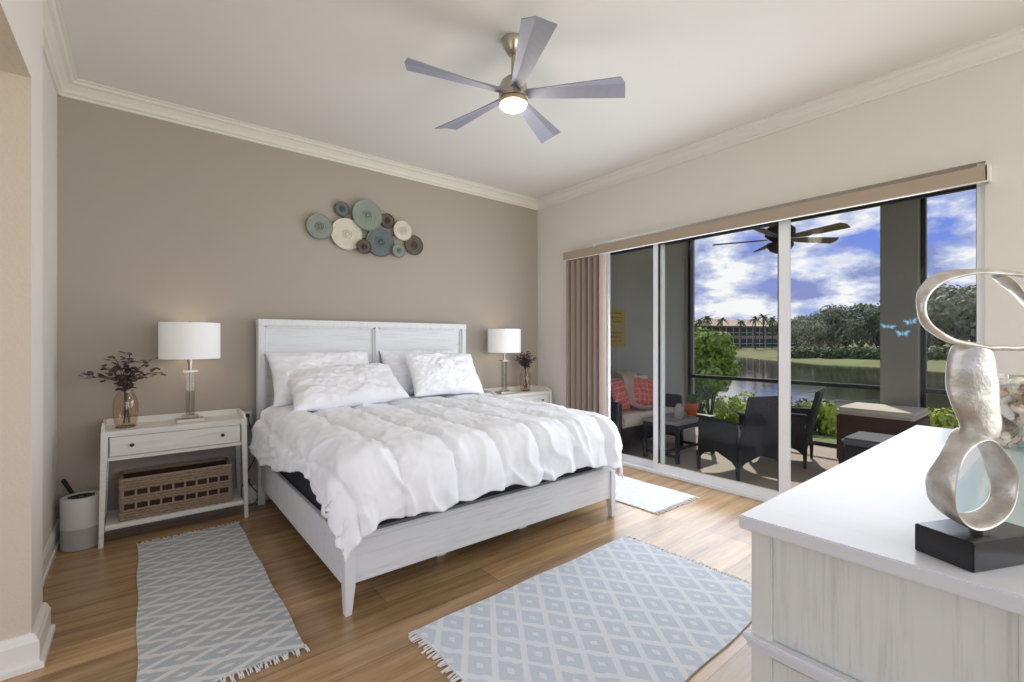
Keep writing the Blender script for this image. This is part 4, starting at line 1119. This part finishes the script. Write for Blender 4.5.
for i, (px, d, s, lb) in enumerate(((699, 100, 1.0, 'leftmost palm above the building roof'), (707, 104, 1.12, 'second palm from the left post, rather tall'), (722, 96, 1.0, 'palm over the middle of the far roof'), (741, 99, .92, 'short palm over the right part of the roof'), (755, 94, .98, 'palm near the roof end'), (763, 99, 1.05, 'tall palm right of the roof end'), (772, 95, .95, 'palm just left of the middle stile'), (800, 100, 1.02, 'palm above the oaks right of the middle stile'))):
    x, y = dirpt(upx(px), d); loc = (x, y, gz(x, y)-.1)
    if i == 0: PP.location = loc; PP['label'] = lb
    else: dup(PP, loc, i, lb, (s, s, s))
# condo building
bx, by = dirpt(upx(742), 112); BZ = gz(bx, by)
cb = thing('apartment_building', 'long two-storey beige building with tiled roof across the lake', 'building', (bx, by, BZ), R(-18))
M_bw = mat('beige_stucco', srgb(176, 164, 146), .9); M_rf = mat('clay_tile_roof', srgb(196, 172, 146), .85, vary=.2, vscale=2); M_scr = mat('screened_opening', srgb(62, 66, 76), .5)
bm = new(); box(bm, -22, 16, -4, 4, 0, 5.0); obj('wall', bm, M_bw, cb)
bm = new(); add_geom(bm, [(-23, -5, 5), (17, -5, 5), (17, 5, 5), (-23, 5, 5), (-17, 0, 6.9), (11, 0, 6.9)], [(0, 1, 5, 4), (1, 2, 5), (2, 3, 4, 5), (3, 0, 4), (0, 3, 2, 1)]); obj('roof', bm, M_rf, cb)
for fl in range(2):
    for k in range(9):
        x = -21+k*4.05; bm = new(); box(bm, x, x+3.3, -4.15, -3.9, .35+fl*2.5, 2.15+fl*2.5); w = obj('window', bm, M_scr, cb)
        bm = new(); box(bm, x, x+3.3, -4.25, -4.15, .95+fl*2.5, 1.05+fl*2.5); box(bm, x+1.6, x+1.7, -4.25, -4.15, .35+fl*2.5, 2.15+fl*2.5); obj('railing', bm, M_trim, w)
# second house roof further right
bx, by = dirpt(upx(812), 125); hb = thing('house', 'distant pale house roof peeking above the bank trees', 'building', (bx, by, gz(bx, by)), R(-25))
bm = new(); box(bm, -7, 7, -4, 4, 0, 5.2); obj('wall', bm, M_bw, hb)
bm = new(); add_geom(bm, [(-8, -5, 5.2), (8, -5, 5.2), (8, 5, 5.2), (-8, 5, 5.2), (-3, 0, 7.6), (3, 0, 7.6)], [(0, 1, 5, 4), (1, 2, 5), (2, 3, 4, 5), (3, 0, 4), (0, 3, 2, 1)]); obj('roof', bm, M_rf, hb)

# shrubs
LS = [leafmat('bright_leaf', srgb(142, 168, 72), .3), leafmat('lime_leaf', srgb(176, 190, 70), .25), leafmat('hedge_leaf', srgb(88, 104, 62), .3)]
def shrub(label, loc, R_, H_, seed, m_, n, size, grp='shrubs outside the screen', blobs=12):
    rnd = random.Random(seed); r = thing('shrub', label, 'shrub', loc, 0, grp)
    bm = new(); crown(bm, rnd, R_, H_, blobs, n, size, .0); obj('foliage', bm, m_, r)
    bm = new()
    for k in range(6):
        a = k*1.05; tube(bm, [(0, 0, -.1), (math.cos(a)*R_*.35, math.sin(a)*R_*.35, H_*.6)], [.02, .008], 5)
    obj('stems', bm, M_stem, r); return r
def at(px, d): x, y = dirpt(upx(px), d); return (x, y, gz(x, y)-.02)
shrub('tall bright green leafy shrub right outside the left end of the screen', at(710, 9.4), .56, 2.2, 31, LS[0], 6500, .055, blobs=26)
shrub('low yellow-green shrub below the lake behind the chairs', at(742, 9.6), .6, .5, 32, LS[1], 1800, .05)
shrub('low yellow-green plant right of the middle stile', at(826, 8.2), .42, .62, 33, LS[1], 1300, .05)
shrub('dark green low plant beside the tan-topped bench', at(812, 8.6), .5, .55, 34, LS[2], 1300, .05)
shrub('lime shrub right of the grey post, above the dresser edge', at(940, 7.4), .5, .62, 35, LS[1], 1300, .05)
shrub('olive grass clump left of the tall shrub near the corner post', at(697, 8.6), .4, .8, 36, LS[2], 1100, .05)
HB = shrub('long dark hedge mound on the far bank', (0, 0, 0), 3.0, .8, 37, LS[2], 1200, .22, 'hedges on the far bank')
for i, (px, d, lb) in enumerate(((800, 64, 'hedge mound right of the middle stile across the lake'), (822, 60, 'second hedge mound from the middle stile'), (842, 58, 'hedge mound midway to the grey post'), (860, 56, 'hedge mound close to the grey post'), (878, 55, 'hedge mound at the edge of the grey post'), (940, 50, 'hedge mound seen in the sculpture loop'), (965, 48, 'hedge mound by the right door jamb'))):
    x, y = dirpt(upx(px), d); loc = (x, y, gz(x, y)-.1)
    if i == 0: HB.location = loc; HB['label'] = lb
    else: dup(HB, loc, i*1.1, lb)
